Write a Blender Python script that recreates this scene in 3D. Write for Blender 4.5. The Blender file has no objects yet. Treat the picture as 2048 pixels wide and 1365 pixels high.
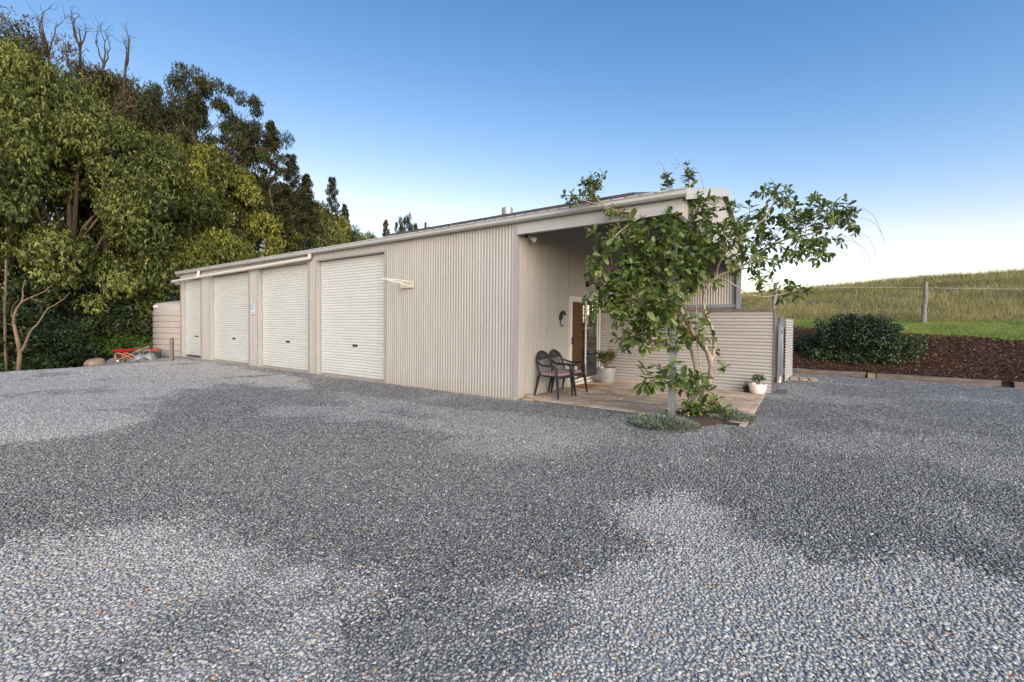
import bpy, bmesh, math, random
import numpy as np
from mathutils import Vector, Matrix
R = math.radians
rng = np.random.default_rng(7)
random.seed(7)
SC = bpy.context.scene
COL = SC.collection

# ------------------------------------------------------------------ camera, sky, sun, exposure
# world frame: x along the long shed wall (positive to its open porch end), y into the shed, z up
CX = np.array([0.82279955, 0.56827493, 0.0080322])
CF = np.array([-0.56806323, 0.82276309, -0.0191067])
CU = np.array([-0.01746646, 0.01115819, 0.99978519])
CP = np.array([4.67459465, -6.90120936, 1.5])
FPX, PX0, PY0 = 856.22, 1024.0, 664.69
cam = bpy.data.cameras.new('camera')
cam.sensor_width = 36.0
cam.lens = FPX / 2048 * 36
cam.shift_y = -(682.5 - PY0) / 2048
cam.clip_start = 0.05
cam.clip_end = 3000
co = bpy.data.objects.new('camera', cam)
COL.objects.link(co)
co.matrix_world = Matrix(((CX[0], CU[0], -CF[0], CP[0]), (CX[1], CU[1], -CF[1], CP[1]), (CX[2], CU[2], -CF[2], CP[2]), (0, 0, 0, 1)))
SC.camera = co

SUN_AZ = R(-34)      # direction the light comes from, measured from +x towards +y
SUN_EL = R(26)
w = bpy.data.worlds.new('World')
SC.world = w
w.use_nodes = True
nt = w.node_tree
for n in list(nt.nodes): nt.nodes.remove(n)
wo = nt.nodes.new('ShaderNodeOutputWorld')
bg = nt.nodes.new('ShaderNodeBackground')
sky = nt.nodes.new('ShaderNodeTexSky')
sky.sky_type = 'NISHITA'
sky.sun_disc = False
sky.sun_elevation = SUN_EL
sky.sun_rotation = R(90) - SUN_AZ
sky.altitude = 0
sky.air_density = 1.0
sky.dust_density = 0.6
sky.ozone_density = 3.0
bg.inputs['Strength'].default_value = 0.15
sep = nt.nodes.new('ShaderNodeSeparateColor'); cmb = nt.nodes.new('ShaderNodeCombineColor')
nt.links.new(sky.outputs[0], sep.inputs[0])
for i, (A, g_) in enumerate(((1.95, 2.0), (0.885, 1.32), (0.78, 0.95))):     # deepens the zenith, keeps the horizon pale
    p_ = nt.nodes.new('ShaderNodeMath'); p_.operation = 'POWER'; p_.inputs[1].default_value = g_-1
    m_ = nt.nodes.new('ShaderNodeMath'); m_.operation = 'MULTIPLY'; m_.inputs[1].default_value = A*0.3**(g_-1)
    c_ = nt.nodes.new('ShaderNodeMath'); c_.operation = 'MINIMUM'; c_.inputs[1].default_value = (1.3, 1.0, 1.0)[i]
    f_ = nt.nodes.new('ShaderNodeMath'); f_.operation = 'MULTIPLY'
    nt.links.new(sep.outputs[i], p_.inputs[0]); nt.links.new(p_.outputs[0], m_.inputs[0]); nt.links.new(m_.outputs[0], c_.inputs[0])
    nt.links.new(c_.outputs[0], f_.inputs[0]); nt.links.new(sep.outputs[i], f_.inputs[1]); nt.links.new(f_.outputs[0], cmb.inputs[i])
nt.links.new(cmb.outputs[0], bg.inputs['Color'])
nt.links.new(bg.outputs[0], wo.inputs['Surface'])
sl = bpy.data.lights.new('sun', 'SUN')
sl.energy = 1.6
sl.angle = R(60)
sl.color = (1.0, 0.94, 0.86)
so = bpy.data.objects.new('sun', sl)
COL.objects.link(so)
so.rotation_euler = Vector((-math.cos(SUN_EL)*math.cos(SUN_AZ), -math.cos(SUN_EL)*math.sin(SUN_AZ), -math.sin(SUN_EL))).to_track_quat('-Z', 'Y').to_euler()
SC.view_settings.view_transform = 'Standard'
SC.view_settings.look = 'None'
SC.view_settings.gamma = 1
SC.view_settings.exposure = 1.0
SC.render.engine = 'CYCLES'
SC.cycles.max_bounces = 8
SC.cycles.transparent_max_bounces = 12
SC.cycles.use_denoising = True
SC.cycles.use_adaptive_sampling = False

# ------------------------------------------------------------------ helpers
def at(px, py, d):
    """design helper: point seen at photo pixel (px,py), d metres ahead of the camera"""
    return CP + d * (CX*((px-PX0)/FPX) + CF - CU*((py-PY0)/FPX))

def tag(o, label, cat, group=None):
    o['label'] = label; o['category'] = cat
    if group: o['group'] = group
    return o
def kind(o, k): o['kind'] = k; return o
def thing(name, label, cat, loc=(0, 0, 0), rz=0, group=None):
    o = bpy.data.objects.new(name, None); COL.objects.link(o)
    o.empty_display_size = 0.2
    o.location = loc; o.rotation_euler = (0, 0, rz)
    return tag(o, label, cat, group)
def copy_tree(o, parent=None):
    c = o.copy(); COL.objects.link(c)
    if parent: c.parent = parent
    for ch in list(o.children): copy_tree(ch, c)
    return c

def mesh_np(name, V, F, mat=None, smooth=False, attrs=None):
    """V (n,3); F list of (k,m) int arrays of polygons with m corners"""
    me = bpy.data.meshes.new(name)
    V = np.asarray(V, np.float32)
    if not isinstance(F, list): F = [F]
    F = [np.asarray(f, np.int32) for f in F if len(f)]
    loops = np.concatenate([f.ravel() for f in F])
    tot = np.concatenate([np.full(len(f), f.shape[1], np.int32) for f in F])
    st = np.concatenate([[0], np.cumsum(tot)[:-1]]).astype(np.int32)
    me.vertices.add(len(V)); me.vertices.foreach_set('co', V.ravel())
    me.loops.add(len(loops)); me.loops.foreach_set('vertex_index', loops)
    me.polygons.add(len(tot)); me.polygons.foreach_set('loop_start', st); me.polygons.foreach_set('loop_total', tot)
    me.update(calc_edges=True)
    if smooth: me.polygons.foreach_set('use_smooth', np.ones(len(tot), bool))
    for k, a in (attrs or {}).items():
        at_ = me.attributes.new(k, 'FLOAT', 'POINT'); at_.data.foreach_set('value', np.asarray(a, np.float32))
    if mat: me.materials.append(mat)
    me.validate()
    return me
def link(name, me, parent=None, loc=None):
    o = bpy.data.objects.new(name, me); COL.objects.link(o)
    if parent: o.parent = parent
    if loc is not None: o.location = loc
    return o

class MB:
    def __init__(self): self.v = []; self.f = []; self.n = 0
    def add(self, V, F):
        for p in V: self.v.append(tuple(p))
        for f in F: self.f.append(tuple(i + self.n for i in f))
        self.n += len(V); return self
    def box(self, x0, x1, y0, y1, z0, z1):
        V = [(x, y, z) for z in (z0, z1) for y in (y0, y1) for x in (x0, x1)]
        return self.add(V, [(0, 2, 3, 1), (4, 5, 7, 6), (0, 1, 5, 4), (2, 6, 7, 3), (0, 4, 6, 2), (1, 3, 7, 5)])
    def bar(self, a, b, wx, wz, up=(0, 0, 1)):
        a = Vector(a); b = Vector(b); d = (b-a).normalized(); up = Vector(up)
        s = d.cross(up)
        if s.length < 1e-4: s = d.cross(Vector((1, 0, 0)))
        s.normalize(); u = s.cross(d)
        V = [p + s*sx*wx/2 + u*sz*wz/2 for p in (a, b) for sz in (-1, 1) for sx in (-1, 1)]
        return self.add(V, [(0, 1, 3, 2), (4, 6, 7, 5), (0, 4, 5, 1), (2, 3, 7, 6), (0, 2, 6, 4), (1, 5, 7, 3)])
    def tube(self, pts, rad, n=8, caps=True):
        pts = [Vector(p) for p in pts]; m = len(pts)
        if not hasattr(rad, '__len__'): rad = [rad]*m
        V = []; ref = None
        for i, p in enumerate(pts):
            d = (pts[min(i+1, m-1)] - pts[max(i-1, 0)])
            d = d.normalized() if d.length > 1e-9 else Vector((0, 0, 1))
            if ref is None:
                ref = d.cross(Vector((0, 0, 1)))
                if ref.length < 0.1: ref = d.cross(Vector((1, 0, 0)))
            ref = (ref - d*ref.dot(d)).normalized(); o = d.cross(ref)
            for k in range(n):
                a = 2*math.pi*k/n
                V.append(p + (ref*math.cos(a) + o*math.sin(a))*rad[i])
        F = [(i*n+k, i*n+(k+1) % n, (i+1)*n+(k+1) % n, (i+1)*n+k) for i in range(m-1) for k in range(n)]
        if caps: F += [tuple(range(n-1, -1, -1)), tuple(range((m-1)*n, m*n))]
        return self.add(V, F)
    def lathe(self, prof, c=(0, 0, 0), n=24, sx=1, sy=1):
        V = [(c[0]+r*sx*math.cos(2*math.pi*k/n), c[1]+r*sy*math.sin(2*math.pi*k/n), c[2]+z) for r, z in prof for k in range(n)]
        F = [(i*n+k, i*n+(k+1) % n, (i+1)*n+(k+1) % n, (i+1)*n+k) for i in range(len(prof)-1) for k in range(n)]
        F += [tuple(range(n-1, -1, -1)), tuple(range((len(prof)-1)*n, len(prof)*n))]
        return self.add(V, F)
    def extrude(self, prof, a, b, closed=True):
        """prof: list of (p,q) offsets given as vectors; swept from a to b"""
        a = Vector(a); b = Vector(b); m = len(prof)
        V = [a + Vector(p) for p in prof] + [b + Vector(p) for p in prof]
        F = [(i, (i+1) % m, m+(i+1) % m, m+i) for i in range(m if closed else m-1)]
        if closed: F += [tuple(range(m-1, -1, -1)), tuple(range(m, 2*m))]
        return self.add(V, F)
    def corr(self, o, u, L, v, H, nrm, pitch=0.076, amp=0.0105, s=8, sharp=1.0):
        """corrugated sheet: waves across u, running along v"""
        o = np.array(o, float); u = np.array(u, float); v = np.array(v, float); nrm = np.array(nrm, float)
        k = max(2, int(round(L/pitch*s)))
        t = np.linspace(0, L, k+1)
        c = np.cos(2*np.pi*t/pitch)
        c = np.sign(c)*np.abs(c)**sharp
        hs = H if hasattr(H, '__call__') else (lambda q: H)
        base = o + t[:, None]*u + (amp*c)[:, None]*nrm
        top = base + np.array([hs(q) for q in t])[:, None]*v
        V = np.concatenate([base, top]); m = k+1
        return self.add(V, [(i, i+1, m+i+1, m+i) for i in range(k)])
    def slats(self, o, u, L, v, H, nrm, pitch=0.076, amp=0.020, s=12):
        """roller-door curtain: broad convex slats with narrow grooves between them"""
        o = np.array(o, float); u = np.array(u, float); v = np.array(v, float); nrm = np.array(nrm, float)
        k = int(round(H/pitch*s)); t = np.linspace(0, H, k+1)
        ph = (t/pitch) % 1.0
        h = amp*np.abs(np.sin(np.pi*ph))**0.42
        a = o + t[:, None]*v + h[:, None]*nrm; b = a + L*u
        V = np.concatenate([a, b]); m = k+1
        return self.add(V, [(i, m+i, m+i+1, i+1) for i in range(k)])
    def build(self, name, mat, parent=None, smooth=False, bevel=0, loc=None, solid=0):
        me = bpy.data.meshes.new(name)
        me.from_pydata([tuple(p) for p in self.v], [], self.f)
        if bevel:
            bm = bmesh.new(); bm.from_mesh(me)
            bmesh.ops.bevel(bm, geom=bm.edges[:], offset=bevel, segments=2, affect='EDGES', clamp_overlap=True)
            bm.to_mesh(me); bm.free()
        me.update()
        if smooth:
            me.polygons.foreach_set('use_smooth', np.ones(len(me.polygons), bool))
            me.set_sharp_from_angle(angle=R(40))
        me.materials.append(mat)
        o = link(name, me, parent, loc)
        if solid:
            md = o.modifiers.new('solid', 'SOLIDIFY'); md.thickness = solid; md.offset = 0
        return o

def vnoise(x, y, seed=0):
    x = np.asarray(x, float); y = np.asarray(y, float)
    xi = np.floor(x).astype(np.int64); yi = np.floor(y).astype(np.int64)
    fx = x-xi; fy = y-yi; fx = fx*fx*(3-2*fx); fy = fy*fy*(3-2*fy)
    def h(a, b):
        n = (a*374761393 + b*668265263 + seed*1442695041) & 0xffffffff
        n = ((n ^ (n >> 13))*1274126177) & 0xffffffff
        return ((n ^ (n >> 16)) & 0xffff)/65535.0
    return (h(xi, yi)*(1-fx)+h(xi+1, yi)*fx)*(1-fy) + (h(xi, yi+1)*(1-fx)+h(xi+1, yi+1)*fx)*fy
def fbm(x, y, seed=0, o=4):
    s = 0; a = 0.5
    for i in range(o): s = s + a*vnoise(x*2**i, y*2**i, seed+i); a *= 0.5
    return s
def sstep(a, b, x):
    t = np.clip((np.asarray(x, float)-a)/(b-a), 0, 1); return t*t*(3-2*t)
def inpoly(x, y, P):
    r = np.zeros(np.shape(x), bool); n = len(P)
    for i in range(n):
        x0, y0 = P[i]; x1, y1 = P[(i+1) % n]
        c = ((y0 > y) != (y1 > y)) & (x < (x1-x0)*(y-y0)/((y1-y0) or 1e-9) + x0)
        r ^= c
    return r

# ------------------------------------------------------------------ materials
def mat(name, base, rough=0.6, metal=0.0, var=0.0, vscale=(3, 3, 3), bump=0.0, bscale=60, spec=0.5, dark=None, ramp=None, detail=6):
    m = bpy.data.materials.new(name); m.use_nodes = True
    t = m.node_tree; b = t.nodes['Principled BSDF']
    b.inputs['Roughness'].default_value = rough; b.inputs['Metallic'].default_value = metal
    b.inputs['Specular IOR Level'].default_value = spec
    b.inputs['Base Color'].default_value = (*base, 1)
    if var or bump:
        tc = t.nodes.new('ShaderNodeTexCoord'); mp = t.nodes.new('ShaderNodeMapping')
        t.links.new(tc.outputs['Object'], mp.inputs[0]); mp.inputs['Scale'].default_value = vscale
    if var:
        n = t.nodes.new('ShaderNodeTexNoise'); n.inputs['Scale'].default_value = 1.0; n.inputs['Detail'].default_value = detail
        n.inputs['Roughness'].default_value = 0.62
        t.links.new(mp.outputs[0], n.inputs['Vector'])
        cr = t.nodes.new('ShaderNodeValToRGB')
        d = dark or tuple(c*(1-var) for c in base)
        l = tuple(min(1, c*(1+var*0.6)) for c in base)
        cr.color_ramp.elements[0].position = (ramp or (0.3, 0.7))[0]; cr.color_ramp.elements[0].color = (*d, 1)
        cr.color_ramp.elements[1].position = (ramp or (0.3, 0.7))[1]; cr.color_ramp.elements[1].color = (*l, 1)
        t.links.new(n.outputs['Fac'], cr.inputs[0]); t.links.new(cr.outputs[0], b.inputs['Base Color'])
    if bump:
        n2 = t.nodes.new('ShaderNodeTexNoise'); n2.inputs['Scale'].default_value = bscale; n2.inputs['Detail'].default_value = 4
        t.links.new(tc.outputs['Object'], n2.inputs['Vector'])
        bp = t.nodes.new('ShaderNodeBump'); bp.inputs['Strength'].default_value = bump; bp.inputs['Distance'].default_value = 0.01
        t.links.new(n2.outputs['Fac'], bp.inputs['Height']); t.links.new(bp.outputs[0], b.inputs['Normal'])
    return m

def leaf_mat(name, cols, trans=0.35, rough=0.55, gloss=0.035):
    """cols: three colours along the per-leaf 'tint' attribute"""
    m = bpy.data.materials.new(name); m.use_nodes = True
    t = m.node_tree; t.nodes.remove(t.nodes['Principled BSDF']); out = t.nodes['Material Output']
    a = t.nodes.new('ShaderNodeAttribute'); a.attribute_name = 'tint'
    cr = t.nodes.new('ShaderNodeValToRGB')
    cr.color_ramp.elements[0].color = (*cols[0], 1); cr.color_ramp.elements[1].color = (*cols[-1], 1)
    for i, c in enumerate(cols[1:-1]):
        e = cr.color_ramp.elements.new((i+1)/(len(cols)-1)); e.color = (*c, 1)
    t.links.new(a.outputs['Fac'], cr.inputs[0])
    d = t.nodes.new('ShaderNodeBsdfDiffuse'); tr = t.nodes.new('ShaderNodeBsdfTranslucent'); g = t.nodes.new('ShaderNodeBsdfGlossy')
    g.inputs['Roughness'].default_value = rough
    mx = t.nodes.new('ShaderNodeMixShader'); mx.inputs[0].default_value = trans
    mx2 = t.nodes.new('ShaderNodeMixShader'); mx2.inputs[0].default_value = gloss
    t.links.new(cr.outputs[0], d.inputs[0]); t.links.new(cr.outputs[0], tr.inputs[0])
    t.links.new(d.outputs[0], mx.inputs[1]); t.links.new(tr.outputs[0], mx.inputs[2])
    t.links.new(mx.outputs[0], mx2.inputs[1]); t.links.new(g.outputs[0], mx2.inputs[2])
    t.links.new(mx2.outputs[0], out.inputs[0])
    return m

M = {}
M['wall'] = mat('beige_colour_steel', (0.405, 0.388, 0.360), 0.45, var=0.10, vscale=(6, 6, 0.5))
def weather(m, splash=0.35, dirt=(0.30, 0.25, 0.19)):
    t = m.node_tree; b = t.nodes['Principled BSDF']; src = b.inputs['Base Color'].links[0].from_socket
    tc = t.nodes.new('ShaderNodeTexCoord'); sx = t.nodes.new('ShaderNodeSeparateXYZ'); t.links.new(tc.outputs['Object'], sx.inputs[0])
    n = t.nodes.new('ShaderNodeTexNoise'); n.inputs['Scale'].default_value = 5; n.inputs['Detail'].default_value = 7; t.links.new(tc.outputs['Object'], n.inputs['Vector'])
    ad = t.nodes.new('ShaderNodeMath'); ad.operation = 'MULTIPLY_ADD'; ad.inputs[1].default_value = 0.55; t.links.new(n.outputs['Fac'], ad.inputs[0]); ad.inputs[2].default_value = 0.0
    mr = t.nodes.new('ShaderNodeMapRange'); mr.inputs[1].default_value = 0.0; mr.inputs[3].default_value = splash; mr.inputs[4].default_value = 0.0
    t.links.new(sx.outputs[2], mr.inputs[0]); t.links.new(ad.outputs[0], mr.inputs[2])
    mp = t.nodes.new('ShaderNodeMapping'); mp.inputs['Scale'].default_value = (7, 7, 0.35); t.links.new(tc.outputs['Object'], mp.inputs[0])
    n2 = t.nodes.new('ShaderNodeTexNoise'); n2.inputs['Scale'].default_value = 1; n2.inputs['Detail'].default_value = 8; n2.inputs['Roughness'].default_value = 0.7; t.links.new(mp.outputs[0], n2.inputs['Vector'])
    m2 = t.nodes.new('ShaderNodeMapRange'); m2.inputs[1].default_value = 0.55; m2.inputs[2].default_value = 0.85; m2.inputs[4].default_value = 0.35; t.links.new(n2.outputs['Fac'], m2.inputs[0])
    mx_a = t.nodes.new('ShaderNodeMath'); mx_a.operation = 'MAXIMUM'; t.links.new(mr.outputs[0], mx_a.inputs[0]); t.links.new(m2.outputs[0], mx_a.inputs[1])
    mx = t.nodes.new('ShaderNodeMix'); mx.data_type = 'RGBA'; mx.inputs['B'].default_value = (*dirt, 1)
    t.links.new(mx_a.outputs[0], mx.inputs['Factor']); t.links.new(src, mx.inputs['A']); t.links.new(mx.outputs['Result'], b.inputs['Base Color'])
weather(M['wall'])
M['trim'] = mat('grey_beige_trim', (0.375, 0.362, 0.342), 0.4, var=0.08, vscale=(2, 2, 2))
M['gutter'] = mat('pale_grey_gutter', (0.48, 0.48, 0.455), 0.35, var=0.12, vscale=(1.5, 8, 8))
M['door'] = mat('off_white_steel', (0.635, 0.64, 0.60), 0.4, var=0.05, vscale=(1, 1, 4))
weather(M['door'], 0.3, (0.40, 0.36, 0.29))
M['roof'] = mat('grey_roof_steel', (0.42, 0.41, 0.38), 0.4, var=0.1)
M['galv'] = mat('galvanised_steel', (0.42, 0.45, 0.48), 0.42, metal=0.65, var=0.22, vscale=(14, 14, 3))
M['tub'] = mat('old_galvanised_tub', (0.50, 0.52, 0.52), 0.5, metal=0.45, var=0.3, vscale=(9, 9, 9))
M['pipe'] = mat('cream_plastic_pipe', (0.74, 0.69, 0.62), 0.35)
M['fence'] = mat('fence_steel', (0.46, 0.44, 0.42), 0.42, var=0.08, vscale=(0.6, 0.6, 7))
M['black'] = mat('black_plastic', (0.018, 0.018, 0.02), 0.4)
M['chair'] = mat('charcoal_plastic', (0.028, 0.029, 0.033), 0.42)
M['iron'] = mat('dark_iron', (0.03, 0.022, 0.018), 0.6)
M['white'] = mat('white_paint', (0.78, 0.77, 0.70), 0.4)
M['ceramic'] = mat('white_ceramic', (0.80, 0.78, 0.73), 0.3, var=0.2, vscale=(7, 7, 7), dark=(0.60, 0.52, 0.42), ramp=(0.25, 0.42))
M['timber'] = mat('weathered_timber', (0.20, 0.16, 0.13), 0.85, var=0.5, vscale=(3, 26, 26), bump=0.5, bscale=40)
M['post'] = mat('grey_fence_post', (0.26, 0.235, 0.22), 0.9, var=0.45, vscale=(20, 20, 2.5), bump=0.5, bscale=40)
M['plank'] = mat('sawn_plank', (0.30, 0.23, 0.16), 0.8, var=0.3, vscale=(3, 20, 20))
M['coir'] = mat('coir_mat', (0.38, 0.19, 0.07), 0.95, var=0.4, vscale=(60, 60, 60), bump=0.6, bscale=200)
M['red'] = mat('red_plastic', (0.38, 0.028, 0.018), 0.4)
M['redtube'] = mat('faded_red_tube', (0.50, 0.10, 0.06), 0.45, var=0.35, vscale=(9, 9, 9))
M['bin'] = mat('dark_green_bin', (0.035, 0.06, 0.035), 0.5)
M['gas'] = mat('grey_gas_bottle', (0.22, 0.225, 0.23), 0.4, metal=0.1, var=0.25, vscale=(6, 6, 6))
M['tank'] = mat('beige_poly_tank', (0.36, 0.33, 0.30), 0.55, var=0.06)
M['rock'] = mat('tan_rock', (0.27, 0.20, 0.145), 0.9, var=0.4, vscale=(5, 5, 5), bump=0.6, bscale=14)
M['bark'] = mat('grey_brown_bark', (0.16, 0.115, 0.08), 0.9, var=0.5, vscale=(7, 7, 2), bump=0.6, bscale=18)
M['darkbark'] = mat('shaded_bark', (0.085, 0.06, 0.042), 0.9, var=0.5, vscale=(7, 7, 2), bump=0.6, bscale=18)  # bark darkened to stand in for the dimness under the crowns
M['palebark'] = mat('pale_bark', (0.42, 0.34, 0.26), 0.85, var=0.45, vscale=(16, 16, 9), bump=0.4, bscale=50)
M['deadbark'] = mat('dead_wood', (0.055, 0.047, 0.04), 0.9, var=0.3)
M['soil'] = mat('dark_soil', (0.075, 0.05, 0.034), 0.95, var=0.5, vscale=(18, 18, 18), bump=0.8, bscale=60)
M['concrete'] = mat('slab_concrete', (0.40, 0.33, 0.26), 0.9, var=0.25, vscale=(6, 6, 6))
M['brick'] = mat('worn_paver', (0.42, 0.30, 0.21), 0.9, var=0.35, vscale=(11, 11, 11), bump=0.4, bscale=60)
M['rust'] = mat('brown_brick', (0.36, 0.26, 0.17), 0.9, var=0.3, vscale=(9, 9, 9))
M['interior'] = mat('dim_brown_wall', (0.42, 0.27, 0.16), 0.8, var=0.25, vscale=(1, 14, 1))
M['pine'] = mat('pine_shelf', (0.60, 0.42, 0.20), 0.6, var=0.2, vscale=(3, 12, 12))
M['terracotta'] = mat('terracotta', (0.50, 0.14, 0.05), 0.8)
M['blue'] = mat('pale_blue_plastic', (0.22, 0.45, 0.62), 0.5)
M['bluebox'] = mat('deep_blue_plastic', (0.02, 0.19, 0.34), 0.5)
M['teak'] = mat('stained_timber', (0.50, 0.24, 0.09), 0.6, var=0.25, vscale=(1, 25, 2))
M['cream'] = mat('cream_painted_steel', (0.60, 0.56, 0.42), 0.5)
M['solar'] = mat('solar_panel_frame', (0.10, 0.085, 0.08), 0.3, metal=0.3)
M['tyre'] = mat('grey_tyre', (0.13, 0.13, 0.14), 0.8)
M['purple'] = mat('violet_petals', (0.22, 0.16, 0.55), 0.7)
M['raceme'] = mat('dry_flower_spike', (0.34, 0.25, 0.13), 0.9, var=0.3, vscale=(20, 20, 20))
M['yellow'] = mat('yellow_petals', (0.75, 0.52, 0.05), 0.7)
M['petal'] = mat('white_petals', (0.80, 0.79, 0.74), 0.7)
M['wire'] = mat('fence_wire', (0.55, 0.55, 0.50), 0.5)

def glass_mat():
    m = bpy.data.materials.new('window_glass'); m.use_nodes = True
    t = m.node_tree; t.nodes.remove(t.nodes['Principled BSDF'])
    tr = t.nodes.new('ShaderNodeBsdfTransparent'); g = t.nodes.new('ShaderNodeBsdfGlossy'); g.inputs['Roughness'].default_value = 0.02
    lw = t.nodes.new('ShaderNodeLayerWeight'); lw.inputs[0].default_value = 0.5
    pw_ = t.nodes.new('ShaderNodeMath'); pw_.operation = 'POWER'; pw_.inputs[1].default_value = 4.0; t.links.new(lw.outputs['Facing'], pw_.inputs[0])
    f = t.nodes.new('ShaderNodeMath'); f.operation = 'MULTIPLY_ADD'; f.inputs[1].default_value = 0.5; f.inputs[2].default_value = 0.04; t.links.new(pw_.outputs[0], f.inputs[0])
    mx = t.nodes.new('ShaderNodeMixShader')
    t.links.new(f.outputs[0], mx.inputs[0]); t.links.new(tr.outputs[0], mx.inputs[1]); t.links.new(g.outputs[0], mx.inputs[2])
    t.links.new(mx.outputs[0], t.nodes['Material Output'].inputs[0])
    return m
M['glass'] = glass_mat()
def cushion_mat():
    m = mat('checked_cushion', (0.40, 0.27, 0.27), 0.9)
    t = m.node_tree; b = t.nodes['Principled BSDF']
    tc = t.nodes.new('ShaderNodeTexCoord'); ck = t.nodes.new('ShaderNodeTexChecker'); ck.inputs['Scale'].default_value = 60
    ck.inputs[1].default_value = (0.52, 0.36, 0.36, 1); ck.inputs[2].default_value = (0.30, 0.17, 0.20, 1)
    t.links.new(tc.outputs['Object'], ck.inputs[0]); t.links.new(ck.outputs[0], b.inputs['Base Color'])
    return m
M['cushion'] = cushion_mat()

def tint_mat(name, cols, rough=0.85, attr='tint', bump=0):
    m = bpy.data.materials.new(name); m.use_nodes = True
    t = m.node_tree; b = t.nodes['Principled BSDF']; b.inputs['Roughness'].default_value = rough
    b.inputs['Specular IOR Level'].default_value = 0.3
    a = t.nodes.new('ShaderNodeAttribute'); a.attribute_name = attr
    cr = t.nodes.new('ShaderNodeValToRGB')
    cr.color_ramp.elements[0].position = cols[0][0]; cr.color_ramp.elements[0].color = (*cols[0][1], 1)
    cr.color_ramp.elements[1].position = cols[-1][0]; cr.color_ramp.elements[1].color = (*cols[-1][1], 1)
    for p, c in cols[1:-1]: cr.color_ramp.elements.new(p).color = (*c, 1)
    t.links.new(a.outputs['Fac'], cr.inputs[0]); t.links.new(cr.outputs[0], b.inputs['Base Color'])
    return m
M['pebble'] = tint_mat('pebbles', [(0, (0.07, 0.07, 0.068)), (0.3, (0.232, 0.234, 0.224)), (0.6, (0.455, 0.44, 0.405)), (0.9, (0.64, 0.62, 0.57)), (0.93, (0.46, 0.27, 0.14)), (0.97, (0.50, 0.42, 0.30)), (1.0, (0.72, 0.71, 0.68))], 0.8)
M['chips'] = tint_mat('bark_chips', [(0, (0.03, 0.014, 0.009)), (0.5, (0.125, 0.060, 0.035)), (0.9, (0.27, 0.15, 0.09)), (1, (0.46, 0.34, 0.22))], 0.95)

# ------------------------------------------------------------------ ground
def ys(x): return 9.45 - 0.085*(np.asarray(x, float)-4)          # line of the timber edging
RX = [-30, -10, 2, 13, 22, 60]; RZ = [3.6, 4.3, 5.05, 5.9, 6.2, 6.4]
def terrain(x, y):
    x = np.asarray(x, float); y = np.asarray(y, float)
    s = y - ys(x)
    b13 = np.interp(x, [-20, 4, 10, 30], [1.6, 1.46, 1.1, 0.6])
    b17 = np.interp(x, [-20, 4, 9, 30], [2.0, 1.78, 1.74, 1.6])
    rz = np.interp(x, RX, RZ)
    z = np.where(s < 0, 0, 0.14*sstep(0, 0.08, s))
    z = z + np.clip((y-ys(x))/(13.2-ys(x)), 0, 1)**1.05*(b13-0.14)*(s > 0)
    z = z + np.clip((y-13.2)/3.6, 0, 1)*(b17-b13)
    q = np.clip((y-16.8)/(45-16.8), 0, 1.0)
    z = z + (rz-b17)*(q*0.75 + 0.25*np.sin(q*np.pi/2))
    z = z - 0.12*np.clip(y-47, 0, 100)
    z = z + (fbm(x*0.35, y*0.35, 3)-0.5)*0.3*sstep(16, 24, y)
    fade = sstep(-17, -1, x)
    edge = -14.6 - 0.42*np.clip(y+5, 0, 12) - 3.5*sstep(-0.9, 0.3, y)
    low = -0.16*np.clip(edge-x, 0, 22) - 0.35*sstep(0, 1.2, edge-x)
    return np.where(s > 0, z*fade, z) + low
xs = np.unique(np.concatenate([np.arange(-90, -20, 4), np.arange(-20, 30, 0.5), np.arange(30, 100, 4)]))
yy = np.unique(np.concatenate([np.arange(-60, -10, 4), np.arange(-10, 8.6, 0.6), np.arange(8.6, 18, 0.25), np.arange(18, 60, 0.8), np.arange(60, 150, 5)]))
def grid(xs, yy, zf):
    X, Y = np.meshgrid(xs, yy); Z = zf(X, Y); ny, nx = X.shape
    V = np.stack([X, Y, Z], -1).reshape(-1, 3)
    i = np.arange(ny*nx).reshape(ny, nx)
    return V, np.stack([i[:-1, :-1], i[:-1, 1:], i[1:, 1:], i[1:, :-1]], -1).reshape(-1, 4)
V, F = grid(xs, yy, lambda x, y: terrain(x, y) - 0.03)
zone = sstep(-20, -8, V[:, 0] + 0*V[:, 1])*sstep(9, 14, V[:, 1])
zone = np.maximum(zone, sstep(9, 13, V[:, 1])*sstep(-2, 3, V[:, 0]))
def ground_mat():
    m = mat('paddock_soil', (0.1, 0.08, 0.05), 0.95)
    t = m.node_tree; b = t.nodes['Principled BSDF']
    a = t.nodes.new('ShaderNodeAttribute'); a.attribute_name = 'zone'
    tc = t.nodes.new('ShaderNodeTexCoord')
    n = t.nodes.new('ShaderNodeTexNoise'); n.inputs['Scale'].default_value = 1.4; n.inputs['Detail'].default_value = 8
    t.links.new(tc.outputs['Object'], n.inputs['Vector'])
    c1 = t.nodes.new('ShaderNodeValToRGB'); c1.color_ramp.elements[0].color = (0.018, 0.013, 0.008, 1); c1.color_ramp.elements[1].color = (0.06, 0.042, 0.024, 1)
    c2 = t.nodes.new('ShaderNodeValToRGB'); c2.color_ramp.elements[0].color = (0.055, 0.06, 0.018, 1); c2.color_ramp.elements[1].color = (0.16, 0.14, 0.05, 1)
    mx = t.nodes.new('ShaderNodeMix'); mx.data_type = 'RGBA'
    t.links.new(n.outputs['Fac'], c1.inputs[0]); t.links.new(n.outputs['Fac'], c2.inputs[0])
    t.links.new(a.outputs['Fac'], mx.inputs['Factor']); t.links.new(c1.outputs[0], mx.inputs['A']); t.links.new(c2.outputs[0], mx.inputs['B'])
    t.links.new(mx.outputs['Result'], b.inputs['Base Color'])
    return m
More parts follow.
